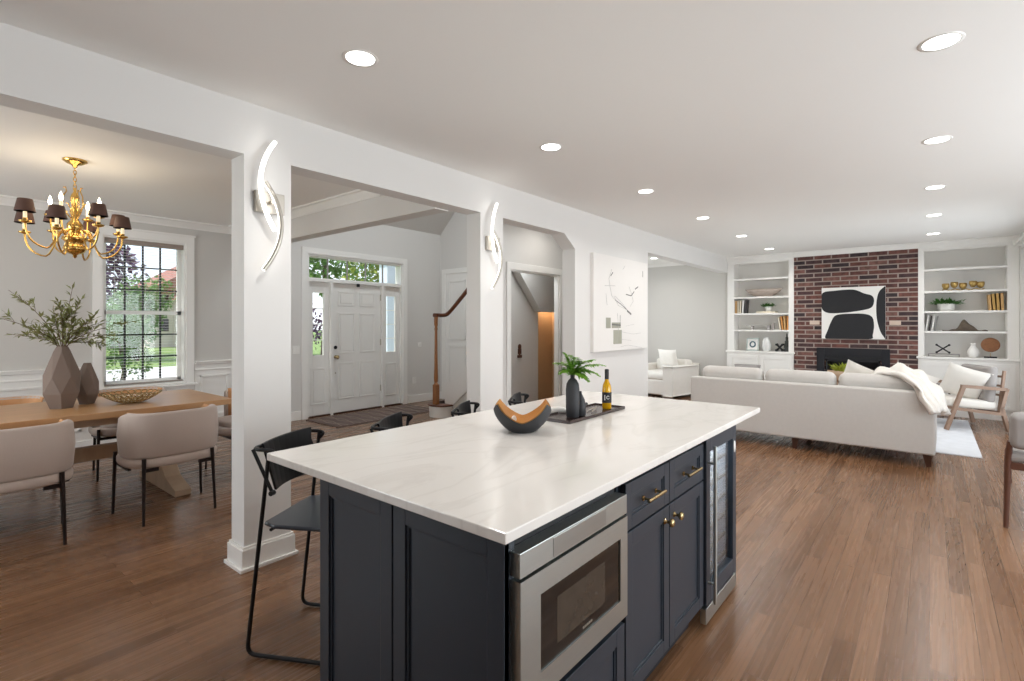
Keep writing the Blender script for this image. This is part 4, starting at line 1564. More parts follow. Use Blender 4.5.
bb = thing('brass_bowl', 'shallow openwork brass bowl with scalloped cells on the dining table', 'bowl', (1.29, 5.10, TZ))
m_ = MB()
for ring_ in range(4):
    n = 26
    r0 = .05 + .040 * ring_; z0 = .004 + .052 * (ring_ / 3) ** 1.6
    r1 = r0 + .037; z1 = .004 + .052 * ((ring_ + .9) / 3) ** 1.6
    for i in range(n):
        a = 2 * PI * (i + .5 * (ring_ % 2)) / n
        pts = []
        for k in range(8):
            b_ = 2 * PI * k / 8
            rr = (r0 + r1) / 2 + (r1 - r0) / 2 * math.cos(b_)
            zz = (z0 + z1) / 2 + (z1 - z0) / 2 * math.cos(b_)
            aa = a + math.sin(b_) * PI / n * 1.02
            pts.append((rr * math.cos(aa), rr * math.sin(aa), zz))
        m_.tube(pts, .0042, 5, closed=True)
m_.lathe([(.05, .003), (.052, .006), (.0001, .006)], n=24)
m_.build('bowl_lattice', M['brass'], bb)

# ------------------------------------------------------------ foyer
tag(MB().box(-.92, .92, -.42, .42, 0, .009).build('door_mat', mat('dark_patterned_mat', rgb(104, 88, 82), .95, var=.35, scale=3, stretch=(6, 1, 1), bump=.2), loc=(4.80, 6.62, 0), rz=R(0)), 'dark brown diamond patterned mat in front of the entry door', 'door mat')
# stair: steps rising towards the camera side, white stringer, post and handrail
sx0, sx1, sy0 = 5.43, 6.62, 5.72
t = thing('staircase', 'white staircase with closed side panel and dark oak starting tread behind the second pillar', 'stairs', (5.43, 5.72, 0))
m_ = MB()
m_.lathe([(.20, 0), (.20, .165)], (-.02, .07, 0), n=28)
m_.box(-.02, 1.19, -.12, .27, 0, .165)
m_.build('starting_step', M['trim'], t)
tr_ = MB(); tr_.lathe([(.215, .165), (.225, .175), (.225, .185), (.215, .192)], (-.02, .07, 0), n=28); tr_.box(-.02, 1.19, -.12, .295, .165, .192)
tr_.build('starting_tread', M['railtop'], t, bevel=.004)
rise, run = .19, .245
m_ = MB()
for i in range(1, 5):
    m_.box(.04, 1.19, -.12 - run * i, -.12 - run * (i - 1), 0, .165 + rise * i)
m_.build('risers', M['trim'], t)
# stringer board with moulded lower edge over a spandrel panel
m_ = MB()
m_.prism([(.02, .20), (.02, .50), (-.06, .52), (-1.09, .52 + 1.03 * rise / run), (-1.09, .14 + 1.03 * rise / run), (-.10, .14)], 'x', -.02, .035)
m_.build('stringer', M['trim'], t, bevel=.003)
m_ = MB(); m_.prism([(-.05, 0), (-1.09, 0), (-1.09, .14 + 1.03 * rise / run), (-.10, .14), (-.05, .14)], 'x', 0, .03); m_.build('side_panel', M['dwall'], t)
np_ = thing('newel_post', 'oak newel post with dark handrail rising from it beside the stair', 'post', (5.27, 5.78, .192))
m_ = MB()
m_.box(-.036, .036, -.036, .036, 0, .30)
m_.lathe([(.036, .30), (.03, .31), (.024, .33), (.03, .36), (.032, .40), (.026, .60), (.022, .90), (.020, 1.10), (.026, 1.14), (.020, 1.17), (.028, 1.20), (.030, 1.32)], n=16)
m_.build('turned_post', M['rail'], np_, bevel=.003)
m_ = MB()
rz_ = 1.345
path = rnd_path([(-.02, .02, rz_), (.12, -.03, rz_), (.18, -.05, rz_ + .01), (.19, -.16, rz_ + .10), (.19, -1.05, rz_ + .10 + .89 * .86)], .07)
m_.tube(path, .030, 8)
m_.lathe([(.045, rz_ - .025), (.05, rz_), (.045, rz_ + .028)], n=16)
m_.build('handrail', M['railtop'], np_)
tag(MB().box(-.045, .045, -.012, 0, -.045, .045).build('thermostat', M['pot'], loc=(6.12, YD, 1.03), bevel=.008), 'small white round-cornered switch plate on foyer wall right of the entry door', 'thermostat')
tag(MB().box(-.04, .04, -.008, 0, -.06, .06).build('outlet_plate', M['pot'], loc=(6.0, YD, .40), bevel=.003), 'white outlet plate low on the foyer wall, right of the entry door', 'outlet')
t = thing('light_switch', 'white light switch plate left of the entry door casing', 'switch', (3.79, YD, 1.03))
MB().box(-.055, .055, -.008, 0, -.06, .06).build('plate', M['pot'], t, bevel=.003)
MB().box(-.035, -.012, -.014, -.006, -.03, .03).box(.012, .035, -.014, -.006, -.03, .03).build('toggle', M['trim'], t)
# dark ornament on the stairwell side wall
wd_ = thing('wall_ornament', 'small dark wooden ornament hanging on the wall inside the cupboard opening', 'wall decoration', (5.58, 4.42, 1.02))
m_ = MB()
m_.lathe([(.03, 0), (.042, .006), (.03, .012)], (0, 0, .07), n=14)
m_.v = [(p[0], -(p[2] - .07) - .001, p[1] + .07) for p in m_.v]
m_.box(-.035, .035, -.014, 0, -.03, .045); m_.box(-.045, .045, -.016, 0, -.085, -.045)
m_.box(-.012, .012, -.012, 0, -.05, .05)
m_.build('carved_plate', M['walnut'], wd_, bevel=.004)

# ------------------------------------------------------------ artwork on the left wall
mt_ = bpy.data.objects['door_mat']
m_ = MB()
for k in range(9):
    xx = -.84 + k * .2
    m_.tube([(xx, -.38, .0095), (xx + .1, 0, .0095), (xx, .38, .0095)], .006, 4)
    m_.tube([(xx + .1, -.38, .0095), (xx, 0, .0095), (xx + .1, .38, .0095)], .006, 4)
m_.build('woven_diamonds', mat('mat_light_yarn', rgb(150, 134, 124), .95), mt_)
ar = thing('wall_painting', 'large white abstract canvas with grey scribbles on the wall beside the hall opening', 'painting', (5.86, WY, 1.655))
MB().box(-.72, .72, -.045, 0, -.575, .575).build('canvas', M['canvas'], ar, bevel=.003)
gr1 = mat('grey_paint_mark', rgb(186, 185, 182), .8, var=.2, scale=60)
gr2 = mat('dark_paint_mark', rgb(120, 119, 116), .8, var=.3, scale=60)
gr3 = mat('khaki_paint_mark', rgb(168, 168, 154), .8, var=.1)


def U(px_, py_):
    """art-plane point from (fraction across, fraction down)"""
    return (-.72 + 1.44 * px_, -.0465, .575 - 1.15 * py_)


def stroke(mb, pts, w):
    for a, b in zip(pts[:-1], pts[1:]):
        A, B = Vector(U(*a)), Vector(U(*b))
        d = (B - A).normalized(); n_ = Vector((-d.z, 0, d.x)) * w / 2
        mb.prism([((A + n_).x, (A + n_).z), ((B + n_).x, (B + n_).z), ((B - n_).x, (B - n_).z), ((A - n_).x, (A - n_).z)], 'y', -.0475, -.045)


m_ = MB()
for pts, w in (([(.30, .14), (.25, .24), (.27, .33), (.30, .42), (.36, .46)], .006), ([(.18, .32), (.36, .31)], .008), ([(.34, .42), (.42, .52), (.58, .56), (.50, .50), (.36, .42)], .005),
               ([(.62, .30), (.68, .40), (.70, .46), (.64, .52)], .004), ([(.40, .60), (.42, .75), (.40, .92)], .006), ([(.46, .80), (.70, .83), (.86, .82)], .005), ([(.46, .96), (.60, .95), (.88, .99)], .005),
               ([(.50, .12), (.54, .08)], .005), ([(.20, .40), (.22, .52)], .005), ([(.55, .74), (.72, .72)], .004), ([(.44, .88), (.66, .90)], .005)):
    stroke(m_, pts, w * .6)
m_.build('grey_marks', gr1, ar)
m_ = MB()
for pts, w in (([(.28, .21), (.32, .17)], .018), ([(.56, .39), (.66, .40), (.72, .35)], .020), ([(.74, .32), (.80, .29)], .024), ([(.36, .46), (.46, .50), (.60, .57), (.66, .60)], .012), ([(.58, .57), (.66, .61)], .028),
               ([(.30, .72), (.46, .73)], .030), ([(.45, .62), (.45, .74)], .010), ([(.90, .10), (.90, .17)], .012)):
    stroke(m_, pts, w * .6)
m_.build('dark_marks', gr2, ar)
m_ = MB()
for q in ((.33, .78, .48, .93), (.20, .65, .28, .76), (.30, .70, .46, .76)):
    a, b = U(q[0], q[1]), U(q[2], q[3])
    m_.box(a[0], b[0], -.0468, -.045, b[2], a[2])
m_.build('khaki_patches', gr3, ar)

# black and white painting on the brick
pt = thing('wall_painting', 'square painting of black rounded shapes on white, on the brick chimney', 'painting', (XF, 1.0, 1.59))
W2, H2 = .447, .435
MB().box(-.05, 0, -W2, W2, -H2, H2).build('canvas', M['canvas'], pt, bevel=.002)


def shape(pts, n=6):
    """smooth closed outline through fractions (across from left, down)"""
    out = []
    m = len(pts)
    for i in range(m):
        p0, p1, p2, p3 = [Vector((pts[(i + k) % m][0], pts[(i + k) % m][1], 0)) for k in (-1, 0, 1, 2)]
        for k in range(n):
            t_ = k / n
            q = .5 * ((2 * p1) + (p2 - p0) * t_ + (2 * p0 - 5 * p1 + 4 * p2 - p3) * t_ * t_ + (3 * p1 - p0 - 3 * p2 + p3) * t_ ** 3)
            x = min(1, max(0, q.x)); y = min(1, max(0, q.y))
            out.append((W2 - 2 * W2 * x, H2 - 2 * H2 * y))
    return out


m_ = MB()
for pts in ([(0, .13), (.05, .08), (.15, .065), (.50, .05), (.68, .13), (.80, .18), (.83, .28), (.79, .40), (.65, .45), (.40, .49), (.15, .50), (.04, .46), (0, .38), (0, .26)],
            [(.06, .99), (.10, .84), (.16, .66), (.24, .54), (.45, .515), (.68, .52), (.80, .58), (.83, .74), (.81, .92), (.78, .995), (.45, 1.0), (.20, 1.0)],
            [(.97, .03), (.90, .12), (.865, .32), (.87, .60), (.92, .84), (.985, .97), (1.0, .985), (1.0, .6), (1.0, .3), (1.0, .03)]):
    m_.prism(shape(pts), 'x', -.0515, -.049)
m_.build('black_shapes', M['ink'], pt)

# ------------------------------------------------------------ living room seating
SX, SY = 6.45, 1.155
so = thing('sofa', 'long light grey linen sofa on dark tapered legs, seen from behind', 'sofa', (SX, SY, 0), R(-1.2))
# local: x towards the fireplace, y across
HWs = 1.20
MB().block(.03, .93, -HWs + .01, HWs - .01, .12, .42, .02).build('base', M['sofa'], so)
MB().block(0, .13, -HWs, HWs, .125, .742, .022).build('back', M['sofa'], so)
for s in (-1, 1):
    MB().block(.10, .95, s * (HWs - .002), s * (HWs - .10), .122, .60, .022).build('arm', M['sofa'], so)
for k in range(3):
    y0 = -1.11 + k * .74
    MB().block(.25, .98, y0 + .004, y0 + .736, .42, .56, .05).build('seat_cushion', M['cream'], so)
for k in range(3):
    y0 = -1.10 + k * .745
    q = MB()
    q.block(-.085, .085, -.362, .362, -.21, .21, .075, T(.235, y0 + .365, .665, 0, R(-8), 0), n=5)
    q.build('back_cushion', M['sofa'], so)
for (x, y) in ((.08, -1.135), (.08, 0.02), (.08, 1.135), (.86, -1.135), (.86, 0.02), (.86, 1.135)):
    MB().taper((x, y, .125), (x, y - (.012 if y < 0 else -.012), 0), .036, .020).build('leg', M['darkwood'], so)
for (x, y, rz, w, lb) in ((7.02, .20, 20, .44, 'cream pointed throw pillow on the sofa, its tip above the right seat cushion'), (7.12, .60, -10, .44, 'cream throw pillow left of the pointed one on the sofa')):
    pl = thing('throw_pillow', lb, 'pillow', (x, y, .57), R(rz))
    MB().pillow(w, w, .14, T(0, 0, w * .37, R(4), R(66), 0) @ Matrix.Rotation(R(24), 4, 'Z')).build('pillow_cover', M['cream'], pl)

# knitted throw over the right corner of the sofa back
th = thing('throw_blanket', 'white textured throw draped over the right back corner of the sofa', 'blanket', (SX, SY, 0), R(-1.2))
nu, nv = 40, 26
vs = []
for i in range(nu + 1):
    u = i / nu
    for j in range(nv + 1):
        v = j / nv - .5
        # centre line runs over the cushion, the back and down at the corner
        cl = bez((.50, -.72, .80), (.30, -.88, 1.02), (.10, -1.12, .92), (-.02, -1.22, .56), 20)
        f = u * 20; a = min(int(f), 19); c = cl[a].lerp(cl[a + 1], f - a)
        d = (cl[a + 1] - cl[a]).normalized()
        sd = Vector((.75, -.55, .0)) * (1 - u) + Vector((.62, -.40, -.05)) * u
        wdt = .40 + .03 * math.sin(9 * u) - .10 * u
        p = c + sd * v * wdt
        n_ = d.cross(sd).normalized()
        p += n_ * (.030 * math.sin(v * 26 + 2.4 * u) + .014 * math.sin(v * 61 + 7 * u) + .012 * math.sin(u * 23 + v * 6) + .05 * (.25 - v * v) * 2)
        p.z += .01 * math.sin(u * 20 + v * 9) + (-.05 * abs(v) * 2 * (1 - u * .5))
        vs.append(p)
fs = [(i * (nv + 1) + j, (i + 1) * (nv + 1) + j, (i + 1) * (nv + 1) + j + 1, i * (nv + 1) + j + 1) for i in range(nu) for j in range(nv)]
o = MB().add(vs, fs, True).build('throw_cloth', M['throw'], th)
sm = o.modifiers.new('solid', 'SOLIDIFY'); sm.thickness = .022; sm.offset = 0

tag(MB().box(7.25, 9.9, -.43, 3.2, 0, .012).build('area_rug', M['rug'], bevel=.003), 'pale grey-blue patterned area rug under the sofa and armchair', 'rug')

# coffee table with a wooden bowl of greenery, seen above the sofa back
ct = thing('coffee_table', 'low round wood coffee table between sofa and fireplace', 'coffee table', (9.25, 1.02, .012))
MB().lathe([(.30, .47), (.32, .475), (.32, .505), (.31, .51)], n=36).build('tabletop', M['palewood'], ct)
for k in range(4):
    a = PI / 4 + k * PI / 2
    MB().taper((.22 * math.cos(a), .22 * math.sin(a), .47), (.26 * math.cos(a), .26 * math.sin(a), 0), .022, .014).build('leg', M['palewood'], ct)
bw = thing('dough_bowl', 'long grey wooden bowl planted with yellow-green succulents above the sofa back', 'planter', (9.25, 1.02, .522), R(70))
MB().lathe([(.07, 0), (.12, .04), (.16, .10), (.17, .165), (.155, .165), (.13, .12)], n=30, sx=1.35, sy=.7).build('wooden_bowl', M['greywood'], bw)
ml = MB()
for k in range(140):
    a = rnd.uniform(0, 2 * PI); q = rnd.random() ** .5
    p = (q * .13 * math.cos(a), q * .07 * math.sin(a), .14 + rnd.uniform(0, .05))
    ml.leaf(p, (math.cos(a) * q * .8, math.sin(a) * q * .8, rnd.uniform(.5, 1.4)), (0, 0, 1), rnd.uniform(.06, .14), .035, .3)
ml.build('succulents', M['succ'], bw)

# wood-framed armchair by the right bookcase
ac = thing('armchair', 'greyed-wood framed lounge armchair with cream cushions beside the right bookcase', 'armchair', (9.242, -.262, .0), R(28))


# local: faces +y ; x to the side
def bar(mb, a, b, w, t_):
    """flat wooden bar between two points"""
    a, b = Vector(a), Vector(b)
    return mb.tube([a, b], [w, w], n=4, rot=PI / 4, smooth=False)


for s in (-1, 1):
    m_ = MB()
    bar(m_, (s * .33, .28, 0.02), (s * .33, .08, .60), .030, .03)      # front leg leaning back
    bar(m_, (s * .33, .11, .595), (s * .33, -.40, .56), .028, .03)     # arm
    bar(m_, (s * .33, -.40, .57), (s * .33, -.33, .26), .028, .03)
    bar(m_, (s * .33, -.34, .34), (s * .33, -.42, .02), .028, .03)     # rear leg
    bar(m_, (s * .33, .18, .30), (s * .33, -.36, .24), .026, .03)
    m_.build('side_frame', M['palewood'], ac)
m_ = MB()
bar(m_, (-.33, .18, .30), (.33, .18, .30), .024, .03); bar(m_, (-.33, -.34, .25), (.33, -.34, .25), .024, .03)
for z, y in ((.48, -.36), (.60, -.375), (.72, -.39)):
    bar(m_, (-.30, y, z), (.30, y, z), .018, .02)
for s in (-1, 1):
    bar(m_, (s * .29, -.34, .26), (s * .29, -.40, .80), .020, .02)
m_.build('back_frame', M['palewood'], ac)
MB().block(-.30, .30, -.28, .26, -.06, .06, .045, T(0, -.05, .355, R(4), 0, 0), n=4).build('seat_cushion', M['cream'], ac)
MB().block(-.30, .30, -.06, .06, -.24, .24, .05, T(0, -.27, .61, R(5), 0, 0), n=4).build('back_cushion', M['greyfab'], ac)
pl = thing('throw_pillow', 'cream square pillow leaning on the wood armchair', 'pillow', (9.17, -.36, .42), R(5))
MB().pillow(.46, .46, .15, T(0, .0, .20, R(8), R(68), 0) @ Matrix.Rotation(R(16), 4, 'Z')).build('pillow_cover', M['cream'], pl)
sd_ = thing('side_table', 'small dark side table between sofa arm and armchair', 'side table', (9.97, -.16, .012))
MB().lathe([(.17, .47), (.175, .475), (.175, .49), (.17, .495)], n=26).build('tabletop', M['darkwood'], sd_)
for k in range(3):
    a = k * 2 * PI / 3
    MB().taper((.06 * math.cos(a), .06 * math.sin(a), .47), (.14 * math.cos(a), .14 * math.sin(a), 0), .012, .009).build('leg', M['darkwood'], sd_)

# white club chair in the sitting area beyond the wide opening
cc = thing('club_chair', 'off-white slipcovered club chair in the sitting room beyond the opening', 'armchair', (9.79, 4.10, 0), R(-12))
# local: faces -x, nearest corner at (-.45, -.45)
MB().block(-.44, .42, -.34, .34, .05, .34, .03).build('base', M['cream'], cc)
for s in (-1, 1):
    MB().block(-.46, .45, s * .34, s * .48, .05, .60, .04).build('arm', M['cream'], cc)
MB().block(.24, .48, -.36, .36, .10, .70, .06).build('back', M['cream'], cc)
MB().block(-.45, .26, -.33, .33, .33, .48, .055).build('seat_cushion', M['cream'], cc)
for (x, y) in ((-.4, -.42), (-.4, .42), (.4, -.42), (.4, .42)):
    MB().taper((x, y, .06), (x, y, 0), .025, .02).build('leg', M['darkwood'], cc)
pl = thing('throw_pillow', 'white fluffy pillow on the club chair in the sitting room', 'pillow', (9.88, 4.06, .48), R(-12))
MB().pillow(.48, .42, .16, T(.05, 0, .19, 0, R(74), 0)).build('pillow_cover', M['throw'], pl)
cu = thing('curtain', 'white sheer curtain panel at the sitting room window beyond the opening', 'curtain', (10.0, 5.45, 0))
vs = []; n = 60
for i in range(n + 1):
    x = -.45 + .62 * i / n
    y = .035 * math.sin(i * .85)
    vs += [(x, y, .02), (x, y, 2.42)]
o = MB().add(vs, [(2 * i, 2 * i + 2, 2 * i + 3, 2 * i + 1) for i in range(n)], True).build('curtain_cloth', M['pot'], cu)
sm = o.modifiers.new('solid', 'SOLIDIFY'); sm.thickness = .004
MB().tube([(-2.6, 0, 2.44), (.25, 0, 2.44)], .012, 10).build('curtain_rod', M['nickel'], cu)

# dining chair cut by the right photo edge, in the breakfast nook
nc = thing('upholstered_chair', 'dark walnut chair with rounded light grey seat back, cut by the right photo edge', 'chair', (5.13, -.66, 0), R(-95))
for s in (-1, 1):
    m_ = MB()
    m_.tube([(s * .23, -.25, 0), (s * .22, -.20, .46), (s * .21, -.24, .60)], [.014, .020, .016], 8)
    m_.build('leg', M['walnut'], nc)
    m_ = MB()
    m_.tube([(s * .23, .24, 0), (s * .22, .21, .46)], [.014, .020], 8)
    m_.build('leg', M['walnut'], nc)
m_ = MB()
m_.box(-.22, .22, .20, .225, .40, .45); m_.box(-.22, .22, -.215, -.19, .40, .45); m_.box(-.225, -.20, -.20, .21, .30, .33); m_.box(.20, .225, -.20, .21, .30, .33)
m_.box(-.23, -.20, -.20, .21, .42, .46); m_.box(.20, .23, -.20, .21, .42, .46)
m_.build('seat_rail', M['walnut'], nc, bevel=.004)
MB().block(-.23, .23, -.22, .24, .45, .53, .035).build('seat', M['greyfab'], nc)
MB().block(-.215, .215, -.05, .05, -.13, .13, .048, T(0, -.245, .68, R(8), 0, 0), n=4).build('backrest', M['greyfab'], nc)
nt_ = thing('breakfast_table', 'round white breakfast table in the nook beyond the right photo edge', 'table', (5.2, -1.55, 0))
MB().lathe([(.52, .72), (.54, .73), (.54, .75), (.53, .755)], n=40).build('tabletop', M['trim'], nt_)
MB().lathe([(.30, 0), (.30, .02), (.06, .05), (.04, .3), (.05, .72)], n=28).build('pedestal', M['trim'], nt_)

# curtain rod finial above the patio doors
cr = thing('curtain_rod', 'white curtain rod bracket above the patio door at the right edge', 'curtain rod', (10.10, -1.0, 2.55))
MB().box(-.03, .03, 0, .09, -.04, .04).build('bracket', M['pot'], cr, bevel=.006)
MB().tube([(.06, .06, 0), (-2.8, .06, 0)], .014, 12).build('rod', M['pot'], cr)


# patio doors and the other glazed openings
def glazing_y(name, x0, x1, z0, z1, y, n):
    e = bpy.data.objects.new(name, None); COL.objects.link(e); e.location = (x0, y, z0); e['kind'] = 'structure'
    w, h = x1 - x0, z1 - z0
    m_ = MB()
    m_.box(0, w, 0, .06, 0, .07); m_.box(0, w, 0, .06, h - .07, h)
    for i in range(n + 1):
        xx = (w - .07) * i / n
        m_.box(xx, xx + .07, 0, .06, .07, h - .07)
    m_.build('window_frame', M['trim'], e)
    MB().box(.03, w - .03, .028, .032, .03, h - .03).build('window_glass', M['glass'], e)


glazing_y('window_2', 7.4, 10.14, .12, 2.46, -1.12, 2)
glazing_y('window_3', 1.0, 5.9, .25, 2.45, -3.05, 4)
glazing_y('window_4', 7.7, 9.6, .3, 2.3, 5.62, 2)


def glazing_x(name, y0, y1, z0, z1, x, n):
    e = bpy.data.objects.new(name, None); COL.objects.link(e); e.location = (x, y0, z0); e['kind'] = 'structure'
    w, h = y1 - y0, z1 - z0
    m_ = MB()
    m_.box(0, .06, 0, w, 0, .07); m_.box(0, .06, 0, w, h - .07, h)
    for i in range(n + 1):
        yy = (w - .07) * i / n
        m_.box(0, .06, yy, yy + .07, .07, h - .07)
    m_.build('window_frame', M['trim'], e)
    MB().box(.028, .032, .03, w - .03, .03, h - .03).build('window_glass', M['glass'], e)


glazing_x('window_5', .6, 1.8, 1.1, 2.3, -2.55, 2)
glazing_x('window_6', 4.2, 6.2, .5, 2.4, -2.55, 2)


# ------------------------------------------------------------ things on the shelves
SH = {1: 2.25 + .012, 2: 1.905 + .012, 3: 1.595 + .012, 4: 1.285 + .012, 0: .90}
book_cols = {k: mat('book_' + k, c, .7) for k, c in {
    'cream': rgb(222, 212, 192), 'tan': rgb(206, 166, 112), 'orange': rgb(214, 150, 86), 'dark': rgb(70, 66, 66), 'white': rgb(232, 230, 226), 'grey': rgb(150, 148, 146), 'ochre': rgb(196, 158, 92)}.items()}


def book(y, z, w, h, d, col, tilt, label, group, x=XF + .05):
    t = thing('book', label, 'book', (x, y, z))
    mt = T(0, 0, 0, R(tilt), 0, 0)
    MB().box(0, .004 + 0, -w / 2, w / 2, 0, h, mt).box(.0, d, -w / 2, -w / 2 + .003, 0, h, mt).box(0, d, w / 2 - .003, w / 2, 0, h, mt).build('cover', book_cols[col], t)
    MB().box(.003, d - .004, -w / 2 + .003, w / 2 - .003, .004, h - .004, mt).build('pages', M['paper'], t)


for i, (y, w, h, c, tl) in enumerate(((2.885, .032, .235, 'tan', 0), (2.845, .034, .245, 'cream', 0), (2.805, .030, .25, 'cream', 0), (2.765, .028, .255, 'white', 3), (2.722, .030, .26, 'dark', 5))):
    book(y, SH[3], w, h, .17, c, tl, '%s book, %s in the upper row at the left end of the left bookcase' % ({'tan': 'tan', 'cream': 'cream', 'white': 'white', 'dark': 'dark leaning'}[c], ['first', 'second', 'third', 'fourth', 'last'][i]), 'books on the left bookcase, upper row')
for i, (y, w, h, c, tl) in enumerate(((2.115, .030, .235, 'cream', -8), (2.075, .032, .25, 'orange', -7), (2.035, .034, .26, 'tan', -4), (1.995, .032, .25, 'orange', 0))):
    book(y, SH[4], w, h, .17, c, tl, '%s book, %s in the tan row at the right end of the left bookcase' % (['cream leaning', 'orange leaning', 'tan', 'orange upright'][i], ['first', 'second', 'third', 'last'][i]), 'books on the left bookcase, lower row')
for i, (y, w, h, c, tl) in enumerate(((-.70, .034, .235, 'tan', -4), (-.742, .034, .245, 'ochre', -4), (-.785, .034, .25, 'ochre', -3), (-.83, .034, .255, 'tan', -2))):
    book(y, SH[3], w, h, .17, c, tl, '%s book, %s in the row at the right end of the right bookcase' % ('ochre' if c == 'ochre' else 'tan', ['first', 'second', 'third', 'last'][i]), 'books on the right bookcase, upper row')
for i, (y, w, h, c, tl) in enumerate(((.042, .024, .245, 'white', 7), (.005, .022, .24, 'dark', 7), (-.03, .026, .24, 'white', 7), (-.066, .020, .235, 'grey', 8))):
    book(y, SH[4], w, h, .17, c, tl, '%s book, %s in the leaning row at the left end of the right bookcase' % ({'white': 'white', 'dark': 'dark', 'grey': 'grey'}[c], ['first', 'second', 'third', 'last'][i]), 'books on the right bookcase, lower row')

# left bookcase
t = thing('wooden_bowl', 'long shallow grey wooden bowl on the second shelf of the left bookcase', 'bowl', (XF + .15, 2.42, SH[2]))
MB().lathe([(.12, 0), (.20, .035), (.28, .09), (.335, .145), (.32, .145), (.25, .09), (.15, .04), (.001, .03)], n=36, sx=.4, sy=1).build('bowl_body', mat('grey_driftwood', rgb(170, 156, 146), .7, var=.15), t)


def leaf_pot(name, label, loc, r_pot, h_pot, n, spread, up, mleaf, leafw=.02):
    t = thing(name, label, 'potted plant', loc)
    MB().lathe([(r_pot * .7, 0), (r_pot, h_pot * .25), (r_pot * 1.04, h_pot * .9), (r_pot * 1.06, h_pot), (r_pot * .92, h_pot), (r_pot * .9, h_pot * .85), (1e-4, h_pot * .85)], n=26).build('pot', M['pot'], t)
    ml = MB()
    for k in range(n):
        a = rnd.uniform(0, 2 * PI); q = rnd.random() ** .6
        base = Vector((q * r_pot * .7 * math.cos(a), q * r_pot * .7 * math.sin(a), h_pot * .85))
        d = Vector((math.cos(a) * (.3 + q) * spread, math.sin(a) * (.3 + q) * spread, up * rnd.uniform(.5, 1.1)))
        l = rnd.uniform(.6, 1)
        for s_ in range(4):
            p = base + d * (s_ / 4) * l + Vector((0, 0, -.25 * spread * (s_ / 4) ** 2))
            ml.leaf(p, d + Vector((rnd.uniform(-.1, .1), rnd.uniform(-.1, .1), rnd.uniform(-.05, .05))), (0, 0, 1), .07, leafw)
    ml.build('foliage', mleaf, t)
    return t


leaf_pot('potted_plant', 'small green plant in a white footed pot on the third shelf, left bookcase', (XF + .13, 2.33, SH[3] + .036), .05, .09, 60, .09, .07, M['plant'])
tag(MB().box(0, .20, -.16, .16, 0, .035).build('stacked_book', book_cols['cream'], loc=(XF + .04, 2.36, SH[3]), bevel=.002), 'large cream book lying under the small plant on the left bookcase', 'book')
t = thing('stone_riser', 'long grey carved tray object on the fourth shelf of the left bookcase', 'ornament', (XF + .14, 2.47, SH[4]))
MB().box(-.06, .06, -.17, .24, .07, .082).box(-.05, .05, -.165, -.12, 0, .07).box(-.05, .05, .12, .16, 0, .07).build('riser', mat('pale_stone', rgb(176, 172, 170), .6, var=.1), t, bevel=.003)
MB().lathe([(.03, 0), (.032, .12), (.025, .125)], (0, -.215, 0), n=14).build('grey_jar', M['greyfab'], t)
t = thing('framed_picture', 'small framed blue and white round print on the left bookcase counter', 'picture frame', (XF + .10, 2.60, SH[0]))
mt = T(0, 0, 0, 0, R(8), 0)
m_ = MB(); m_.box(-.008, .008, -.11, .11, 0, .02, mt); m_.box(-.008, .008, -.11, .11, .22, .24, mt); m_.box(-.008, .008, -.11, -.09, 0, .24, mt); m_.box(-.008, .008, .09, .11, 0, .24, mt)
m_.build('frame', mat('pale_green_frame', rgb(176, 188, 184), .5), t)
MB().box(-.004, .004, -.09, .09, .02, .22, mt).build('print_paper', M['pot'], t)
m_ = MB(); m_.tube([mt @ Vector((-.006, .045 * math.cos(a), .12 + .05 * math.sin(a))) for a in [2 * PI * k / 16 for k in range(16)]], .012, 6, closed=True)
m_.build('round_motif', mat('teal_ink', rgb(50, 92, 108), .7), t)
t = thing('glass_vase', 'clear bubbly glass piece beside the framed print on the left bookcase counter', 'vase', (XF + .12, 2.36, SH[0]))
MB().lathe([(.05, 0), (.07, .03), (.085, .10), (.07, .18), (.045, .23), (.05, .25), (.044, .25), (.04, .23)], n=20).build('glass_body', mat('frosted_white_glass', rgb(222, 222, 220), .15, var=.06, scale=30, bump=.4, bscale=40), t)
t = thing('jacks_ornament', 'black jacks-shaped ornament on the left bookcase counter', 'ornament', (XF + .10, 2.135, SH[0]))
m_ = MB()
for d in ((1, 1, 1.1), (-1, 1, 1.1), (1, -1, 1.1), (-1, -1, 1.1)):
    v = Vector(d).normalized() * .085
    c = Vector((0, 0, .075))
    m_.tube([c - v * Vector((.6, 1.2, 1)).length / 1.7 * 0 - v, c + v], .014, 8)
    m_.sphere(c + v, .020, 6); m_.sphere(c - v, .020, 6)
m_.build('jack_arms', M['ink'], t)
t = thing('pagoda_figurine', 'dark tiered finial figurine at the right end of the left bookcase counter', 'figurine', (XF + .12, 2.02, SH[0]))
MB().lathe([(.05, 0), (.052, .03), (.04, .05), (.05, .08), (.046, .14), (.03, .16), (.038, .18), (.022, .20), (.02, .24), (.026, .25), (.012, .27), (.010, .32), (.001, .34)], n=18).build('finial_body', mat('dark_bronze', rgb(70, 72, 70), .5, .5), t)
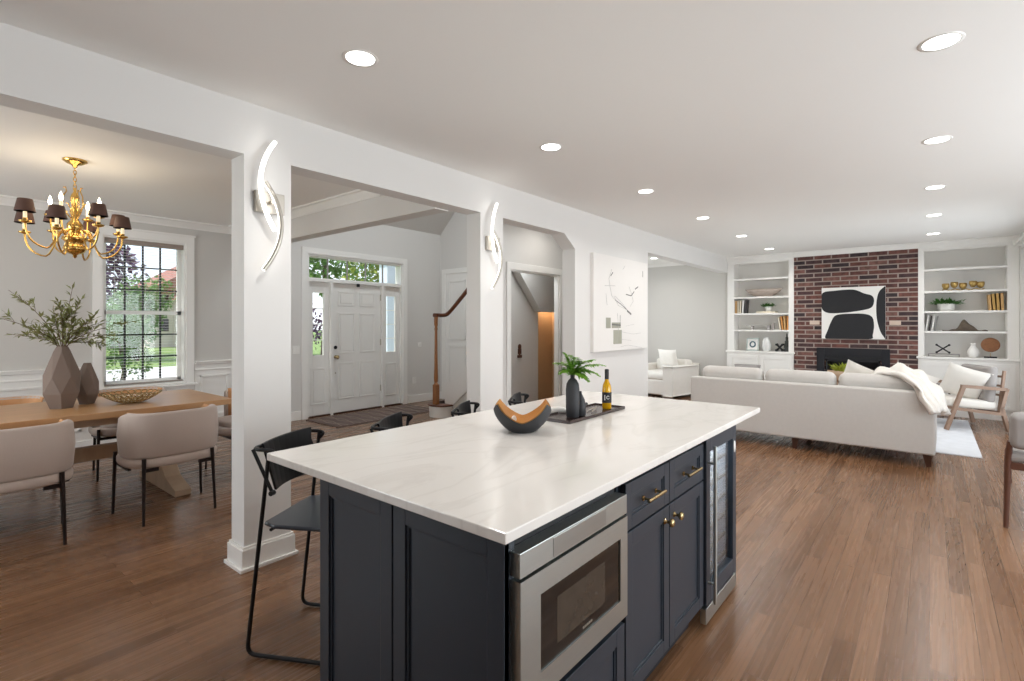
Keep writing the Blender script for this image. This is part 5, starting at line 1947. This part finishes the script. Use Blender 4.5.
# dark opening in the left base cabinet with round objects is a low basket on the floor side
t = thing('wire_basket', 'dark grey low basket seen above the sofa before the left bookcase', 'basket', (9.85, 2.55, .50))
MB().lathe([(.14, 0), (.19, .10), (.205, .17), (.19, .17), (.17, .10), (.001, .02)], n=26, sx=.6, sy=1.1).build('basket_body', M['greyfab'], t)
q = thing('bench', 'low pale bench carrying the grey basket before the left bookcase', 'bench', (9.85, 2.45, 0.0))
MB().box(-.17, .17, -.40, .40, .45, .50).build('seat_top', M['trim'], q, bevel=.004)
for (x, y) in ((-.13, -.35), (.13, -.35), (-.13, .35), (.13, .35)):
    MB().taper((x, y, .45), (x, y, 0), .018, .014).build('leg', M['trim'], q)

# right bookcase
t = thing('candle_holder', 'row of five gold cup candle holders on the second shelf, right bookcase', 'candle holder', (XF + .13, -.395, SH[2]))
m_ = MB()
m_.tube([(.02 * math.sin(k * 1.7), .24 - .48 * k / 16, .018 + .012 * math.sin(k * 1.6)) for k in range(17)], .008, 7)
m_.build('curved_base', M['gold'], t)
for k, (y, dz) in enumerate(((.20, 0), (.10, .02), (0, 0), (-.115, .025), (-.20, .01))):
    MB().lathe([(.012, .02), (.035, .04), (.048, .075), (.046, .115), (.042, .115), (.042, .075), (.02, .05)], (0, y, dz), n=18).build('gold_cup', M['gold'], t)
leaf_pot('potted_plant', 'bushy green plant in a wide white bowl pot on the right bookcase', (XF + .14, -.20, SH[3]), .105, .115, 130, .15, .09, M['plant'], .03)
t = thing('driftwood_sculpture', 'dark driftwood mountain-shaped sculpture on the fourth shelf, right bookcase', 'sculpture', (XF + .13, -.415, SH[4]))
m_ = MB()
vs = []; n = 30
for i in range(n + 1):
    y = .26 - .52 * i / n
    u = (y + .01) / .26
    h = .012 + .155 * math.exp(-(u * 3.0) ** 2) * (1 + .12 * math.sin(u * 9)) + .01 * math.sin(u * 13)
    wv = .03 + .03 * math.exp(-(u * 2) ** 2)
    vs += [(-wv, y, 0), (-wv * .55, y, h * .75), (0, y, max(.012, h)), (wv * .55, y, h * .75), (wv, y, 0)]
fs = [(i * 5 + j, i * 5 + j + 1, i * 5 + j + 6, i * 5 + j + 5) for i in range(n) for j in range(4)] + [(i * 5, i * 5 + 5, i * 5 + 9, i * 5 + 4) for i in range(n)] + [(0, 1, 2, 3, 4), tuple(n * 5 + k for k in (4, 3, 2, 1, 0))]
m_.add(vs, fs, True).build('wood_form', mat('dark_driftwood', rgb(98, 86, 74), .8, var=.3, scale=14), t)
t = thing('knot_ornament', 'dark crossed-rod star ornament standing on a clear stand, right bookcase counter', 'ornament', (XF + .08, -.16, SH[0] + .045))
m_ = MB()
for s in (-1, 1):
    for q in (-.018, .018):
        m_.tube([(q, s * .075, .02), (q, -s * .075, .135)], .010, 7)
        m_.sphere((q, -s * .075, .135), .016, 6); m_.sphere((q, s * .075, .02), .016, 6)
m_.build('crossed_rods', M['ink'], t)
t = thing('display_stand', 'low pale box stand beneath the crossed-rod ornament', 'stand', (XF + .08, -.17, SH[0]))
MB().box(-.07, .07, -.19, .19, .034, .044).box(-.07, .07, -.19, -.175, 0, .034).box(-.07, .07, .175, .19, 0, .034).build('stand_top', M['greyfab'], t, bevel=.003)
t = thing('ceramic_vase', 'white gourd-shaped ceramic vase on the right bookcase counter', 'vase', (XF + .12, -.51, SH[0]))
MB().lathe([(.035, 0), (.06, .02), (.072, .07), (.06, .12), (.032, .16), (.026, .19), (.036, .215), (.028, .215), (.02, .19)], n=24).build('vase_body', M['pot'], t)
t = thing('disc_sculpture', 'brown round woven disc on a thin stem and black foot, right bookcase', 'sculpture', (XF + .08, -.70, SH[0]))
m_ = MB()
prof = [(1e-4, -.016), (.04, -.017), (.08, -.014), (.103, -.006), (.107, 0), (.103, .006), (.08, .014), (.04, .017), (1e-4, .016)]
m_.lathe(prof, n=32)
m_.v = [(p[2], p[0], p[1] + .195) for p in m_.v]
m_.build('disc', mat('brown_woven_disc', rgb(140, 96, 66), .8, var=.35, scale=30, bump=.5, bscale=80), t)
MB().tube([(0, 0, .02), (0, 0, .08)], .004, 8).build('stem', M['brass'], t)
MB().box(-.035, .035, -.07, .07, 0, .022).build('foot', M['ink'], t, bevel=.002)


# ------------------------------------------------------------ outside the front windows
GZ = -.35
struct(MB().box(-60, 120, 7.6, 130, GZ - .2, GZ).build('ground_lawn', M['lawn']))
tag(MB().box(-30, 70, 17.5, 24.0, GZ, GZ + .02).build('driveway', M['drive']), 'pale concrete drive crossing the lawn outside the dining window', 'driveway')


def tree(loc, h, r, mleaf, label, seed, n=2600, low=.25):
    rr = random.Random(seed)
    t = thing('tree', label, 'tree', loc, 0, 'trees outside the front windows')
    MB().tube([(0, 0, 0), (.1, 0, h * .3), (0, .1, h * .7)], [r * .10, r * .07, r * .02], 8).build('trunk', M['bark'], t)
    ml = MB()
    blobs = [(rr.uniform(-.55, .55) * r, rr.uniform(-.55, .55) * r, h * rr.uniform(low + .1, .95), r * rr.uniform(.35, .6)) for _ in range(16)]
    for k in range(n):
        b = rr.choice(blobs)
        d = Vector((rr.gauss(0, 1), rr.gauss(0, 1), rr.gauss(0, 1))).normalized()
        p = Vector(b[:3]) + d * b[3] * rr.uniform(.75, 1.05)
        s = r * rr.uniform(.05, .10)
        ml.leaf(p, d + Vector((rr.uniform(-1, 1), rr.uniform(-1, 1), rr.uniform(-1, 1))), (rr.uniform(-1, 1), rr.uniform(-1, 1), 1), s * 1.6, s)
    ml.build('crown', mleaf, t)


tree((6.6, 34, GZ), 7.0, 2.6, M['leafp'], 'purple-leaved tree at the left of the dining window view', 1)
tree((7.5, 29, GZ), 4.0, 1.4, M['leafg'], 'green tree in the middle of the dining window view', 2)
tree((3.55, 15.0, GZ), 2.0, .7, M['leafg'], 'low green tree at the lower left of the dining window view', 3)
tree((10.0, 44, GZ), 2.4, 1.3, M['leafy'], 'yellow-green shrub tree before the red-roofed house', 4, 1500)
tree((9.2, 38, GZ), 2.2, 1.3, M['leafg'], 'low dark green hedge tree beside the red-roofed house', 5, 1500)
tree((9.2, 15.5, GZ), 6.4, 1.9, M['leafg'], 'leafy green tree seen through the left half of the transom', 6, 3200, .35)
tree((14.2, 19.0, GZ), 7.8, 2.3, M['leafy'], 'yellow-green tree seen through the right half of the transom', 7, 3200, .3)
tree((14.6, 27, GZ), 3.0, 1.6, M['leafp'], 'purple shrub tree seen low through the left sidelight', 8, 1200)

hs = thing('house', 'pale neighbouring house with red roofs seen through the dining window', 'house', (14.0, 44, GZ))
m_ = MB(); m_.box(-1.8, 8, 0, 8, 0, 4.2); m_.box(-.3, 2.2, -1.2, 0, 0, 3.6)
m_.build('walls', M['siding'], hs)
m_ = MB()
m_.prism([(-2.3, 4.0), (8.5, 4.0), (8.0, 4.3), (3.0, 7.2), (-1.8, 4.3)], 'y', -.3, 8.3)
m_.prism([(-.6, 3.5), (2.5, 3.5), (.95, 5.2)], 'y', -1.5, .2)
m_.build('roof', M['roof'], hs)
for (x, z) in ((-1.2, 1.2), (-1.2, 3.0), (.3, 1.2), (1.3, 1.2), (3.2, 1.2), (4.6, 1.2)):
    y = -1.22 if -.2 < x < 2 else -.02
    w = MB().box(x, x + .6, y - .03, y, z, z + .9).build('house_window', M['glassdark'] if 'glassdark' in M else M['blackglass'], hs)
po = thing('porch_post', 'pale square porch post outside, seen through the right sidelight and transom', 'post', (6.35, 8.35, GZ))
MB().box(-.13, .13, -.13, .13, 0, 3.2).build('post_shaft', M['porch'], po)
MB().box(-.17, .17, -.17, .17, 0, .25).box(-.17, .17, -.17, .17, 2.95, 3.2).build('post_trim', M['porch'], po)
